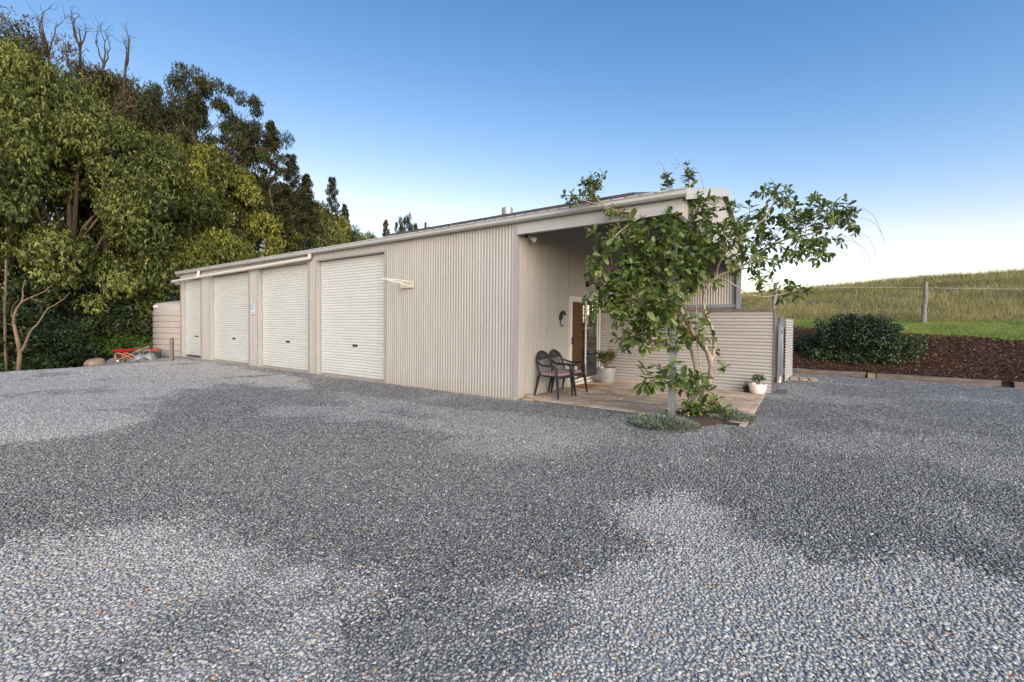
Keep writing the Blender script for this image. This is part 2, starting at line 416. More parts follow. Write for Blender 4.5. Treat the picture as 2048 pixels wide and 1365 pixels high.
kind(link('ground', mesh_np('ground', V, F, ground_mat(), True, {'zone': zone})), 'structure')

# pale dusty patches and darker damp patches of the gravel, as outlines on the ground (metres)
LIGHT = [
    [(0.0, -6.6), (0.57, -5.94), (1.48, -5.64), (2.27, -5.57), (2.62, -5.66), (2.91, -5.38), (3.3, -5.0), (3.57, -4.76), (3.63, -4.4), (3.79, -4.0), (3.45, -3.44), (3.65, -2.97), (4.15, -3.06), (4.55, -3.53), (5.03, -3.6), (5.41, -3.27), (5.9, -3.2), (7.5, -4.5), (9, -8), (0, -9)],
    [(-14.4, -6.4), (-14.3, -3.0), (-16.8, -0.3), (-8.7, -0.5), (-5.8, -0.75), (-4.2, -1.5), (-5.2, -2.1), (-6.9, -2.3), (-6.6, -3.6), (-4.4, -4.3), (-2.9, -5.3), (-3.2, -6.6)],
    [(-3.8, -1.6), (-2.6, -1.5), (0.7, -1.25), (2.0, -1.6), (2.6, -2.1), (2.2, -2.9), (0.6, -2.6), (-1.0, -2.9), (-2.4, -3.6), (-3.4, -3.2), (-2.0, -2.4)],
    [(4.0, 3.2), (5.5, 3.6), (5.0, 5.2), (4.2, 5.6)],
]
def patch(x, y, jit=0.0):
    """1 = pale dusty stones, 0 = dark stones"""
    wx = x + (fbm(x*1.7, y*1.7, 11)-0.5)*1.0 + jit*rng.normal(size=np.shape(x))
    wy = y + (fbm(x*1.7, y*1.7, 21)-0.5)*1.0 + jit*rng.normal(size=np.shape(x))
    L = np.zeros(np.shape(x))
    for k, P in enumerate(LIGHT): L = np.maximum(L, inpoly(wx, wy, P)*(1.0, 0.9, 0.55, 0.4)[k])
    d = sstep(0.60, 0.72, fbm(x*0.9, y*0.9, 31))
    L = L*(1-0.75*d)
    q = sstep(0.52, 0.66, fbm(x*0.7+4, y*0.7, 41))*0.5
    return np.clip(np.maximum(L, q*0.7)*0.9, 0, 1)
YARD_L = [(-14.3, -40), (-14.2, -5.6), (-14.42, -4.57), (-14.41, -3.62), (-15.55, -2.81), (-16.53, -1.77), (-17.1, -1.01), (-19.9, 0.1), (-20.3, 1.5), (-20.3, 8.3)]
gx = np.unique(np.concatenate([np.arange(-20.6, -6, 0.2), np.arange(-6, 9, 0.09), np.arange(9, 40, 0.5)]))
gy = np.unique(np.concatenate([np.arange(-40, -9, 2.0), np.arange(-9, 1.5, 0.09), np.arange(1.5, 10, 0.2)]))
V, F = grid(gx, gy, lambda x, y: 0.004 + (fbm(x*0.8, y*0.8, 5)-0.5)*0.03*sstep(0.3, 1.5, -y))
lx = np.interp(V[:, 1], [p[1] for p in YARD_L], [p[0] for p in YARD_L]) + (fbm(V[:, 1]*2, V[:, 1]*0, 8)-0.5)*0.3
ok = (V[:, 0] > lx) & (V[:, 1] < np.minimum(ys(V[:, 0])+0.02, np.where(V[:, 0] < 3.6, 8.4, 99)))
F = F[ok[F].all(1)]
def gravel_mat():
    m = mat('gravel', (0.2, 0.2, 0.2), 0.85)
    t = m.node_tree; b = t.nodes['Principled BSDF']; b.inputs['Specular IOR Level'].default_value = 0.3
    tc = t.nodes.new('ShaderNodeTexCoord')
    vo = t.nodes.new('ShaderNodeTexVoronoi'); vo.inputs['Scale'].default_value = 46
    t.links.new(tc.outputs['Object'], vo.inputs['Vector'])
    sp = t.nodes.new('ShaderNodeSeparateColor'); t.links.new(vo.outputs['Color'], sp.inputs[0])
    a = t.nodes.new('ShaderNodeAttribute'); a.attribute_name = 'tint'
    n = t.nodes.new('ShaderNodeTexNoise'); n.inputs['Scale'].default_value = 14; n.inputs['Detail'].default_value = 6; n.inputs['Roughness'].default_value = 0.75
    t.links.new(tc.outputs['Object'], n.inputs['Vector'])
    d = t.nodes.new('ShaderNodeMapRange'); d.inputs[1].default_value = 0.3; d.inputs[2].default_value = 0.7; d.inputs[3].default_value = 0.6; d.inputs[4].default_value = 1.4
    t.links.new(n.outputs['Fac'], d.inputs[0])
    r1 = t.nodes.new('ShaderNodeValToRGB'); r1.color_ramp.elements[0].color = (0.08, 0.079, 0.077, 1); r1.color_ramp.elements[1].color = (0.29, 0.285, 0.272, 1)
    r2 = t.nodes.new('ShaderNodeValToRGB'); r2.color_ramp.elements[0].color = (0.26, 0.26, 0.255, 1); r2.color_ramp.elements[1].color = (0.62, 0.60, 0.56, 1)
    for r in (r1, r2):
        t.links.new(sp.outputs[0], r.inputs[0])
        e = r.color_ramp.elements.new(0.965); e.color = r.color_ramp.elements[-1].color
        r.color_ramp.elements[-1].color = (0.50, 0.36, 0.22, 1)
    mx = t.nodes.new('ShaderNodeMix'); mx.data_type = 'RGBA'
    t.links.new(a.outputs['Fac'], mx.inputs['Factor']); t.links.new(r1.outputs[0], mx.inputs['A']); t.links.new(r2.outputs[0], mx.inputs['B'])
    mm = t.nodes.new('ShaderNodeMix'); mm.data_type = 'RGBA'; mm.blend_type = 'MULTIPLY'; mm.inputs['Factor'].default_value = 1
    t.links.new(mx.outputs['Result'], mm.inputs['A']); t.links.new(d.outputs[0], mm.inputs['B'])
    t.links.new(mm.outputs['Result'], b.inputs['Base Color'])
    bp = t.nodes.new('ShaderNodeBump'); bp.inputs['Strength'].default_value = 1.0; bp.inputs['Distance'].default_value = 0.012; bp.invert = True
    t.links.new(vo.outputs['Distance'], bp.inputs['Height']); t.links.new(bp.outputs[0], b.inputs['Normal'])
    return m
kind(link('gravel_yard', mesh_np('gravel_yard', V, F, gravel_mat(), True, {'tint': patch(V[:, 0], V[:, 1])})), 'structure')

# loose stones on the nearer part of the yard
PATIO = [(0.02, 0.22), (3.95, 0.22), (3.97, 4.1), (0.02, 4.1)]
BED = [(2.55, -0.62), (2.8, -0.8), (3.15, -0.6), (3.5, -0.05), (3.8, 0.6), (3.6, 0.95), (3.1, 1.0), (2.72, 0.6), (2.6, 0.1)]
def pebbles():
    t = (1+5**.5)/2
    ico = np.array([(-1, t, 0), (1, t, 0), (-1, -t, 0), (1, -t, 0), (0, -1, t), (0, 1, t), (0, -1, -t), (0, 1, -t), (t, 0, -1), (t, 0, 1), (-t, 0, -1), (-t, 0, 1)], float)
    ico /= np.linalg.norm(ico[0])
    icf = np.array([(0, 11, 5), (0, 5, 1), (0, 1, 7), (0, 7, 10), (0, 10, 11), (1, 5, 9), (5, 11, 4), (11, 10, 2), (10, 7, 6), (7, 1, 8), (3, 9, 4), (3, 4, 2), (3, 2, 6), (3, 6, 8), (3, 8, 9), (4, 9, 5), (2, 4, 11), (6, 2, 10), (8, 6, 7), (9, 8, 1)])
    oc = np.array([(1, 0, 0), (-1, 0, 0), (0, 1, 0), (0, -1, 0), (0, 0, 1), (0.1, 0.1, -1)], float)
    ocf = np.array([(0, 2, 4), (2, 1, 4), (1, 3, 4), (3, 0, 4)])
    out = []
    for (base, bf, d0, d1, sp, big) in ((ico, icf, 0.7, 7.0, 0.0163, 0.9), (oc, ocf, 4.6, 11.5, 0.0185, 1.05), (oc, ocf, 9.5, 17.5, 0.025, 1.3)):
        # jittered grid over the part of the yard within reach of the view, with a margin to each side
        X, Y = np.meshgrid(np.arange(-11 if d0 < 9 else -15, 16, sp), np.arange(-6.9, 7.5 if d0 < 9 else 9.6, sp))
        X = X.ravel() + rng.uniform(-.5, .5, X.size)*sp; Y = Y.ravel() + rng.uniform(-.5, .5, Y.size)*sp
        dx = X-CP[0]; dy = Y-CP[1]
        d = dx*CF[0]+dy*CF[1]; s = dx*CX[0]+dy*CX[1]
        k = (d > d0) & (d <= d1) & (np.abs(s) < d*1.36+1.5) & (rng.random(d.size) < np.minimum(np.clip((d-d0)/2.4, 0, 1) if d0 > 2 else 1, 1-np.clip((d-(d1-2.4))/2.4, 0, 1) if d1 < 17 else 1))
        k &= ~((Y > -0.02) & (X < 0.03)) & ~inpoly(X, Y, PATIO) & ~((rng.random(d.size) < 0.8) & inpoly(X, Y, BED)) & (Y < ys(X)-0.1) & (X > np.interp(Y, [p[1] for p in YARD_L], [p[0] for p in YARD_L])+0.1) & ~((Y > 4.0) & (X < 4.1))
        out.append((base, bf, X[k], Y[k], big))
    Vs = []; Fs = []; Ts = []; off = 0
    for base, bf, X, Y, big in out:
        n = len(X)
        a = rng.uniform(0.0075, 0.0165, n)*big; b = a*rng.uniform(0.5, 0.85, n); c = a*rng.uniform(0.28, 0.5, n)
        P = base[None]*(1+rng.uniform(-.36, .36, (n, len(base), 1)))
        P = P*np.stack([a, b, c], -1)[:, None]
        th = rng.uniform(0, 2*np.pi, n); ti = rng.normal(0, 0.28, n)
        ct, st = np.cos(ti), np.sin(ti)
        x, y, z = P[..., 0], P[..., 1], P[..., 2]
        x, z = x*ct[:, None]+z*st[:, None], -x*st[:, None]+z*ct[:, None]
        cy, sy = np.cos(th), np.sin(th)
        x, y = x*cy[:, None]-y*sy[:, None], x*sy[:, None]+y*cy[:, None]
        gz = 0.004 + (fbm(X*0.8, Y*0.8, 5)-0.5)*0.03*sstep(0.3, 1.5, -Y)
        z = z + (gz + c*0.5 + rng.uniform(0, 0.007, n))[:, None]
        Vs.append(np.stack([x+X[:, None], y+Y[:, None], z], -1).reshape(-1, 3))
        Fs.append((bf[None] + (np.arange(n)*len(base))[:, None, None]).reshape(-1, 3) + off)
        L = patch(X, Y, 0.13)
        tn = np.clip(rng.normal(0.29, 0.13, n)*(1-0.35*L) + L*rng.normal(0.46, 0.09, n), 0.0, 0.89)
        u = rng.random(n)
        tn = np.where(u < 0.022, rng.uniform(0.92, 0.985, n), tn); tn = np.where(u > 0.994, 1.0, tn)
        Ts.append(np.repeat(tn, len(base))); off += n*len(base)
    return mesh_np('gravel', np.concatenate(Vs), np.concatenate(Fs), M['pebble'], False, {'tint': np.concatenate(Ts)})
g = kind(link('gravel', pebbles()), 'stuff')
tag(g, 'loose grey crushed stones covering the yard', 'gravel')

# ------------------------------------------------------------------ shed
shed = thing('shed', 'long beige corrugated steel shed with four roller doors and an open porch end', 'shed')
DL = 17.0; PW = 3.05; DP = 7.6; WH = 3.47; RS = 0.262
X3 = (1, 0, 0); Z3 = (0, 0, 1)
DOORS = [(-16.86, -14.93, 3.2), (-14.07, -10.96, 3.23), (-10.3, -7.3, 3.23), (-6.87, -3.9, 3.23)]
OT = 3.25
wl = MB()
edges = [-DL] + [e for d in DOORS for e in d[:2]] + [0.0]
for i in range(0, len(edges), 2):
    a, b = edges[i], edges[i+1]
    if b-a > 0.02: wl.corr((a, 0, 0.012), X3, b-a, Z3, WH-0.012, (0, -1, 0))
for a, b, h in DOORS: wl.corr((a, 0, OT), X3, b-a, Z3, WH-OT, (0, -1, 0))
# screw heads in rows
for z in (0.28, 1.40, 2.52):
    x = -0.04; k = 0
    while x > -3.8:
        wl.box(x-0.007, x+0.007, -0.0155, -0.008, z-0.007, z+0.007); x -= 0.152 if z < 1 else (0.152 if k % 3 else 0.228); k += 1
wl.build('wall', M['wall'], shed, True)
# wall between the rooms and the porch, with the doorway left open
SD0, SD1, SDT = 2.22, 4.0, 2.17
gz = lambda y: 3.5 + RS*min(y, DP-y)
pw = MB()
pw.corr((0, 0.0, 0.012), (0, 1, 0), SD0, Z3, lambda q: gz(q)-0.03, (1, 0, 0))
pw.corr((0, SD0, SDT), (0, 1, 0), SD1-SD0, Z3, lambda q: gz(SD0+q)-SDT-0.02, (1, 0, 0))
pw.corr((0, SD1, 0.012), (0, 1, 0), DP-SD1, Z3, lambda q: gz(SD1+q)-0.03, (1, 0, 0))
for z in (0.28, 1.40, 2.52):
    y = 0.1
    while y < 2.1: pw.box(0.008, 0.0155, y-0.007, y+0.007, z-0.007, z+0.007); y += 0.19
pw.build('wall', M['wall'], shed, True)
bw = MB(); bw.corr((-DL, DP, 0.0), X3, DL-3.0, Z3, 3.5, (0, -1, 0)); bw.corr((-0.4, DP, 0.0), X3, 3.4, Z3, 3.5, (0, -1, 0)); bw.corr((-3.0, DP, 0.0), X3, 2.6, Z3, 0.45, (0, -1, 0)); bw.corr((-3.0, DP, 2.25), X3, 2.6, Z3, 1.25, (0, -1, 0))
wf_ = MB()
for b_ in ((-3.04, -2.98, 0.43, 2.27), (-0.42, -0.36, 0.43, 2.27), (-1.73, -1.67, 0.49, 2.21)): wf_.box(b_[0], b_[1], DP-0.03, DP+0.03, b_[2], b_[3])
wf_.box(-2.98, -0.42, DP-0.03, DP+0.03, 0.43, 0.49); wf_.box(-2.98, -0.42, DP-0.03, DP+0.03, 2.21, 2.27); wn_ = wf_.build('window', M['white'], shed)  # rear window enlarged to let more daylight into the room
wf_ = MB(); wf_.box(-2.98, -0.42, DP-0.004, DP+0.002, 0.49, 2.21); wf_.build('pane', M['glass'], wn_)
bw.build('wall', M['fence'], shed, True)
lw = MB(); lw.corr((-DL, 0, 0.0), (0, 1, 0), DP, Z3, gz, (-1, 0, 0)); lw.build('wall', M['wall'], shed, True)
gw = MB(); gw.corr((PW, 0.02, 3.2), (0, 1, 0), DP-0.04, Z3, lambda q: gz(q)-3.2, (1, 0, 0), pitch=0.1, amp=0.006); gw.build('gable_wall', M['wall'], shed, True)
lp = MB()
for x in (-0.765, -1.53, -2.295, -3.06): lp.box(x-0.0015, x+0.0015, -0.0125, -0.0095, 0.012, WH-0.03)
# corner flashings
fl = MB()
fl.box(-0.055, 0.014, -0.016, -0.008, 0.01, WH); fl.box(0.010, 0.018, -0.008, 0.075, 0.01, WH)
fl.build('corner_flashing', M['trim'], shed)
fl = MB(); fl.box(-DL-0.016, -DL+0.06, -0.018, -0.010, 0.0, WH); fl.box(-DL-0.02, -DL-0.012, -0.010, 0.06, 0, WH); fl.build('corner_flashing', M['trim'], shed)
# roller doors
for k, (a, b, h) in enumerate(DOORS):
    z0 = 0.12 if k == 0 else 0.05
    dr = MB(); dr.slats((a+0.02, 0.15, z0), X3, b-a-0.04, Z3, h-z0, (0, -1, 0)); d = dr.build('roller_door', M['door'], shed, True)
    br = MB(); br.box(a+0.03, b-0.03, 0.135, 0.165, z0-0.035, z0+0.004); br.build('bottom_rail', M['galv'], d)
    hd = MB(); cxd = (a+b)/2 + (0.15 if k == 0 else 0.12); wz = 0.09 if k else 0.13
    hd.box(cxd-wz, cxd+wz, 0.105, 0.14, 0.86 - (0.0 if k else -0.02), 0.92+0.0); hd.build('lock_handle', M['black'], d, bevel=0.006)
    fr = MB()
    fr.box(a-0.045, a+0.0, -0.022, -0.010, 0.01, OT+0.05); fr.box(b, b+0.045, -0.022, -0.010, 0.01, OT+0.05); fr.box(a, b, -0.022, -0.010, OT-0.0, OT+0.05)
    fr.box(a-0.006, a+0.004, -0.010, 0.2, 0.01, OT); fr.box(b-0.004, b+0.006, -0.010, 0.2, 0.01, OT); fr.box(a+0.004, b-0.004, -0.010, 0.2, OT-0.006, OT-0.001)
    fr.build('door_frame', M['trim'], d)
    for g0 in (a+0.004, b-0.022):
        gd = MB(); gd.box(g0, g0+0.018, 0.11, 0.17, 0.03, h); gd.build('guide_rail', M['galv'], d)
slab = MB(); slab.box(-DL+0.02, -0.03, -0.035, DP, -0.2, 0.03); slab.build('floor_slab', M['concrete'], shed)
# roof, ridge, barge and gutters
rf = MB()
rp = DP/2+0.10; rl = math.hypot(rp, rp*RS)
rv = np.array((0, 1, RS))/math.hypot(1, RS); rvb = np.array((0, -1, RS))/math.hypot(1, RS)
rf.corr((-DL-0.12, -0.10, 3.525), X3, DL+0.12+PW+0.08, rv, rl, (0, -RS, 1), s=4)
rf.corr((-DL-0.12, DP+0.10, 3.525), X3, DL+0.12+PW+0.08, rvb, rl, (0, RS, 1), s=4)
roof = rf.build('roof', M['roof'], shed, True)
rz = 3.525 + rp*RS
rd = MB(); rd.extrude([(0, -0.16, -0.16*RS+0.012), (0, 0, 0.022), (0, 0.16, -0.16*RS+0.012), (0, 0.16, -0.16*RS+0.02), (0, 0, 0.03), (0, -0.16, -0.16*RS+0.02)], (-DL-0.13, DP/2, rz), (PW+0.07, DP/2, rz)); rd.build('ridge_cap', M['gutter'], roof)
for xx in (PW+0.085, -DL-0.135):
    bg_ = MB()
    for y0, y1 in ((-0.10, DP/2), (DP+0.10, DP/2)):
        z0, z1 = 3.525, rz
        sgn = 0.016 if xx > 0 else -0.016
        V = [(xx, y0, z0-0.135), (xx, y1, z1-0.135), (xx, y1, z1+0.035), (xx, y0, z0+0.035)]
        V += [(x+sgn, y, z) for x, y, z in V]
        bg_.add(V, [(0, 1, 2, 3), (7, 6, 5, 4), (0, 4, 5, 1), (1, 5, 6, 2), (2, 6, 7, 3), (3, 7, 4, 0)])
        wv = 0.12 if xx > 0 else -0.12
        V = [(xx+sgn, y0, z0+0.037), (xx+sgn, y1, z1+0.037), (xx-wv, y1, z1+0.037), (xx-wv, y0, z0+0.037)]
        V += [(x, y, z+0.006) for x, y, z in V]
        bg_.add(V, [(3, 2, 1, 0), (4, 5, 6, 7), (0, 1, 5, 4), (1, 2, 6, 5), (2, 3, 7, 6), (3, 0, 4, 7)])
    bg_.build('barge_board', M['gutter'], roof)
def gutter(y, sg):
    p = [(0, 0.012*sg, 0.115), (0, 0.012*sg, 0.0), (0, -0.085*sg, 0.0), (0, -0.115*sg, 0.03), (0, -0.115*sg, 0.085), (0, -0.13*sg, 0.095), (0, -0.13*sg, 0.118), (0, -0.118*sg, 0.118), (0, -0.118*sg, 0.1), (0, -0.103*sg, 0.09), (0, -0.103*sg, 0.034), (0, -0.08*sg, 0.012), (0, 0.0, 0.012), (0, 0.0, 0.115)]
    g_ = MB(); g_.extrude(p, (-DL-0.16, y, 3.445), (PW+0.10, y, 3.445)); o = g_.build('gutter', M['gutter'], shed)
    if sg > 0:
        x = -2.6
        while x < PW: s_ = MB(); s_.box(x, x+0.05, y-0.1335, y-0.1295, 3.548, 3.556); s_.build('overflow_slot', M['iron'], o); x += 0.24
gutter(-0.035, 1); gutter(DP+0.035, -1)
# cap flashing that reads as the porch header
hb = MB(); hb.box(0.016, PW+0.02, -0.012, 0.06, 3.225, 3.44); hb.box(0.016, PW+0.02, -0.03, -0.012, 3.225, 3.25); hb.build('header_beam', M['gutter'], shed, bevel=0.004)
hb = MB(); hb.box(PW-0.05, PW-0.012, 0.06, DP, 3.17, 3.21); hb.build('header_beam', M['galv'], shed)
# purlins under the porch roof
for i, y in enumerate((0.9, 2.1, 3.3, 4.4, 5.5, 6.6)):
    zz = gz(y)-0.10; p_ = MB(); p_.box(0.03, PW-0.03, y-0.03, y+0.03, zz-0.07, zz+0.07); p_.build('purlin', M['galv'], shed)
gr_ = MB(); gr_.box(0.03, 2.9, DP-0.09, DP-0.02, 2.05, 2.15); gr_.build('girt', M['galv'], shed)
gr_ = MB(); gr_.box(0.03, 2.9, DP-0.09, DP-0.02, 3.15, 3.3); gr_.build('girt', M['galv'], shed)
def cpost(x0, x1, y0, y1, z1):
    p = MB(); p.box(x0, x1, y0, y0+0.006, -0.2, z1); p.box(x0, x0+0.006, y0+0.006, y1, -0.2, z1); p.box(x1-0.006, x1, y0+0.006, y1, -0.2, z1); p.box(x0+0.006, x1-0.006, y1-0.006, y1, -0.2, z1)
    p.box(x0+0.03, x0+0.036, y0-0.004, y0, -0.2, z1); p.box(x1-0.036, x1-0.03, y0-0.004, y0, -0.2, z1)
    return p.build('post', M['galv'], shed)
cpost(2.865, 2.955, 0.10, 0.25, 3.25); cpost(2.9, 3.02, DP-0.14, DP-0.02, 3.4)
# stormwater pipe slung under the eave
pp = MB(); pa = Vector((-17.42, -0.16, 3.17)); pb = Vector((-7.12, -0.10, 3.33))
pp.tube([pa.lerp(pb, t) for t in np.linspace(0, 1, 20)] + [Vector((-7.08, -0.10, 3.345)), Vector((-7.06, -0.10, 3.38)), Vector((-7.06, -0.10, 3.445))], 0.052, 14)
pp.tube([(-14.78, -0.15, 3.23), (-14.78, -0.12, 3.45)], 0.045, 12)
pp.tube([pa, pa+Vector((-0.05, 0.03, -0.02)), pa+Vector((-0.08, 0.15, -0.05)), pa+Vector((-0.25, 1.2, -0.15))], 0.05, 12)
pp.build('downpipe', M['pipe'], shed, True)
vt = MB(); vx, vy = -0.9, 0.95; vz = 3.525+vy*RS
vt.lathe([(0.075, -0.05), (0.075, 0.16), (0.12, 0.16), (0.125, 0.19), (0.12, 0.22), (0.125, 0.25), (0.12, 0.31), (0.06, 0.33)], (vx, vy, vz), 20); vt.build('flue_cap', M['galv'], roof, True)
# sliding door and what shows behind it
sd = MB()
sd.box(0.0, 0.06, SD0, SD0+0.055, 0.045, SDT); sd.box(0.0, 0.06, SD1-0.05, SD1, 0.045, SDT); sd.box(-0.02, 0.07, SD0+0.055, SD1-0.05, SDT-0.075, SDT); sd.box(-0.03, 0.075, SD0-0.0, SD1, 0.012, 0.045); sd.box(-0.03, 0.05, SD0+0.055, SD1-0.05, 0.045, 0.075)
door = sd.build('sliding_door', M['white'], shed, bevel=0.003)
sm = (SD0+SD1)/2 - 0.02
fr = MB()
for y0, y1 in ((SD0+0.056, SD0+0.10), (sm-0.03, sm+0.035)): fr.box(0.028, 0.055, y0, y1, 0.10, SDT-0.08)
fr.box(0.028, 0.055, SD0+0.10, sm-0.03, 0.10, 0.17); fr.box(0.028, 0.055, SD0+0.10, sm-0.03, SDT-0.12, SDT-0.08)
scr = fr.build('screen_frame', M['white'], door)
ms = MB(); ya, yb, za, zb = SD0+0.10, sm-0.03, 0.17, SDT-0.12; dw, dh = 0.062, 0.088
nY = int((yb-ya)/dw); dw = (yb-ya)/nY; nZ = int((zb-za)/dh)
for j in range(nZ):
    for i in range(nY):
        z0 = za+j*dh; y0 = ya+i*dw
        for (p, q) in (((0, .5), (.5, 1)), ((.5, 1), (1, .5)), ((1, .5), (.5, 0)), ((.5, 0), (0, .5))):
            ms.bar((0.04, y0+p[0]*dw, z0+p[1]*dh), (0.04, y0+q[0]*dw, z0+q[1]*dh), 0.008, 0.009, (1, 0, 0))
ms.build('security_mesh', M['black'], scr)
hd = MB(); hd.box(0.055, 0.085, SD0+0.062, SD0+0.085, 1.02, 1.2); hd.build('handle', M['black'], scr, bevel=0.005)
pt = MB(); y0, y1, z0, z1 = SD0+0.13, SD0+0.42, 0.17, 0.52
pt.box(0.045, 0.065, y0, y1, z0, z0+0.03); pt.box(0.045, 0.065, y0, y1, z1-0.03, z1); pt.box(0.045, 0.065, y0, y0+0.03, z0+0.03, z1-0.03); pt.box(0.045, 0.065, y1-0.03, y1, z0+0.03, z1-0.03)
pf = pt.build('pet_flap', M['black'], scr)
pt = MB(); pt.box(0.05, 0.056, y0+0.03, y1-0.03, z0+0.03, z1-0.03); pt.build('flap_panel', M['cream'], pf)
gp = MB(); gp.box(0.012, 0.017, sm+0.02, SD1-0.09, 0.10, SDT-0.1); gp.build('glass_pane', M['glass'], door)
gp = MB(); gp.box(0.005, 0.03, SD1-0.13, SD1-0.09, 0.10, SDT-0.08); gp.box(0.005, 0.03, sm+0.03, SD1-0.13, 0.10, 0.15); gp.build('pane_frame', M['white'], door)
gk = MB(); gk.box(0.012, 0.03, SD1-0.085, SD1-0.055, 0.10, SDT-0.08); gk.build('rubber_seal', M['black'], door)
ip = MB(); ip.box(-0.075, -0.055, SD0+0.06, sm, 0.05, SDT-0.06); ip.build('inner_door', M['teak'], door)
# room behind the door
rm = MB(); rm.box(-3.2, -3.15, 0.6, 7.5, 0.03, 3.2); rm.box(-3.15, -0.1, 0.55, 0.6, 0.03, 3.2); rm.box(-3.15, -0.05, 0.6, 7.5, 2.6, 2.65)
rm.build('room_lining', M['interior'], shed)
SHO = (-0.56, 4.62, 0.03); SHR = R(-62)
sh = thing('shelf_unit', 'pine shelf unit behind the glass of the sliding door', 'shelf', SHO, SHR)
for y in (-0.42, 0.40): s_ = MB(); s_.box(-0.15, 0.15, y, y+0.025, 0, 1.75); s_.build('side_panel', M['pine'], sh)
for z in (0.40, 0.75, 1.02, 1.40, 1.72): s_ = MB(); s_.box(-0.15, 0.15, -0.39, 0.395, z, z+0.025); s_.build('shelf', M['pine'], sh)
s_ = MB(); s_.box(0.10, 0.16, -0.36, 0.38, 0.80, 0.99); s_.build('drawer', M['pine'], sh, bevel=0.006)
for k in range(6): s_ = MB(); s_.box(-0.16, -0.145, -0.40+k*0.135, -0.31+k*0.135, 1.45, 2.15); s_.build('back_slat', M['teak'], sh)
def onshelf(o): o.location = SHO; o.rotation_euler.z = SHR; return o
pot = MB(); pot.lathe([(0.055, 0), (0.08, 0.12), (0.09, 0.12), (0.09, 0.155), (0.075, 0.155)], (0.02, 0.05, 1.427), 18)
for i in range(2): pot.lathe([(0.083, 0.155+i*0.05), (0.092, 0.158+i*0.05), (0.092, 0.2+i*0.05), (0.08, 0.203+i*0.05)], (0.02, 0.05, 1.427), 18)
tag(onshelf(pot.build('flower_pot', M['terracotta'], None, True)), 'stack of orange terracotta pots on a shelf behind the glass door', 'flower pot')
bx = MB(); bx.box(-0.06, 0.10, -0.26, -0.10, 1.427, 1.51); tag(onshelf(bx.build('storage_box', M['blue'], None, bevel=0.006)), 'small pale blue box beside the terracotta pots indoors', 'box')
bx = MB(); bx.box(-0.10, 0.13, -0.34, 0.20, 0.427, 0.56); tag(onshelf(bx.build('storage_box', M['blue'], None, bevel=0.01)), 'wide blue box on the lowest shelf behind the glass door', 'box')
bx = MB(); bx.box(-0.10, 0.12, -0.30, 0.0, 1.047, 1.29); tag(onshelf(bx.build('storage_box', M['plank'], None, bevel=0.008)), 'brown carton on the middle shelf behind the glass door', 'box')
bx = MB(); bx.box(-0.08, 0.13, 0.06, 0.30, 1.047, 1.17); tag(onshelf(bx.build('storage_box', M['cream'], None, bevel=0.008)), 'cream box next to the brown carton behind the glass door', 'box')
bl = MB(); bl.box(-16.2, -15.6, 0.35, 0.7, 0.03, 0.2); tag(bl.build('tool_box', M['bluebox'], None, bevel=0.02), 'blue box seen under the raised narrow roller door', 'box')
# solar panels along the lower roof
spn = None
def panel(x):
    o = thing('solar_panel', 'dark framed solar panel in the row along the front roof slope', 'solar panel', (x, 0, 0), 0, 'solar panels on the shed roof')
    for nm, dz, th, m_ in (('panel_frame', 0.06, 0.045, M['solar']), ('cell_sheet', 0.106, 0.004, M['black'])):
        p = MB(); i = 0.0 if nm == 'panel_frame' else 0.03
        V = [(sx*(0.5-i), y, 3.56+RS*y+dz+t) for t in (0, th) for y in (0.02+i, 1.62-i) for sx in (-1, 1)]
        p.add(V, [(0, 2, 3, 1), (4, 5, 7, 6), (0, 1, 5, 4), (2, 6, 7, 3), (0, 4, 6, 2), (1, 3, 7, 5)]); p.build(nm, m_, o)
    for yr in (0.35, 1.3): p = MB(); p.bar((-0.52, yr, 3.56+RS*yr+0.02), (0.52, yr, 3.56+RS*yr+0.02), 0.04, 0.075); p.build('mounting_rail', M['galv'], o)
    return o
p0 = panel(-3.35)
for i in range(1, 6):
    c = copy_tree(p0); c.location.x = -3.35 + i*1.03

# ------------------------------------------------------------------ fixtures on the walls
o = thing('wall_bracket', 'cream wall bracket with white wire arms beside the widest roller door', 'wall bracket', (-3.08, -0.012, 2.40))
b_ = MB(); b_.box(-0.23, 0.23, -0.03, -0.005, -0.085, 0.085); b_.build('back_plate', M['cream'], o, bevel=0.005)
b_ = MB()
for sx in (-0.16, 0.16):
    b_.tube([(sx, -0.03, 0.06), (sx*0.7, -0.35, 0.075), (0, -0.72, 0.08)], 0.009, 6)
    b_.tube([(sx, -0.03, -0.06), (sx*0.75, -0.25, 0.0), (0, -0.68, 0.07)], 0.008, 6)
b_.tube([(-0.11, -0.35, 0.075), (0.11, -0.35, 0.075)], 0.007, 6); b_.tube([(-0.14, -0.16, 0.065), (0.14, -0.16, 0.065)], 0.007, 6); b_.tube([(-0.14, -0.14, 0.06), (0.0, -0.1, -0.05), (0.14, -0.14, 0.06)], 0.007, 6)
b_.build('wire_arm', M['white'], o, True)
o = thing('wall_sign', 'small blue and white plaque on the pier between two roller doors', 'sign', (-10.66, -0.012, 1.93))
b_ = MB(); b_.box(-0.13, 0.13, -0.022, -0.003, -0.17, 0.17); b_.build('backing_board', M['white'], o, bevel=0.005)
b_ = MB(); b_.box(-0.115, 0.115, -0.026, -0.022, -0.04, 0.155); b_.build('blue_panel', M['blue'], o)
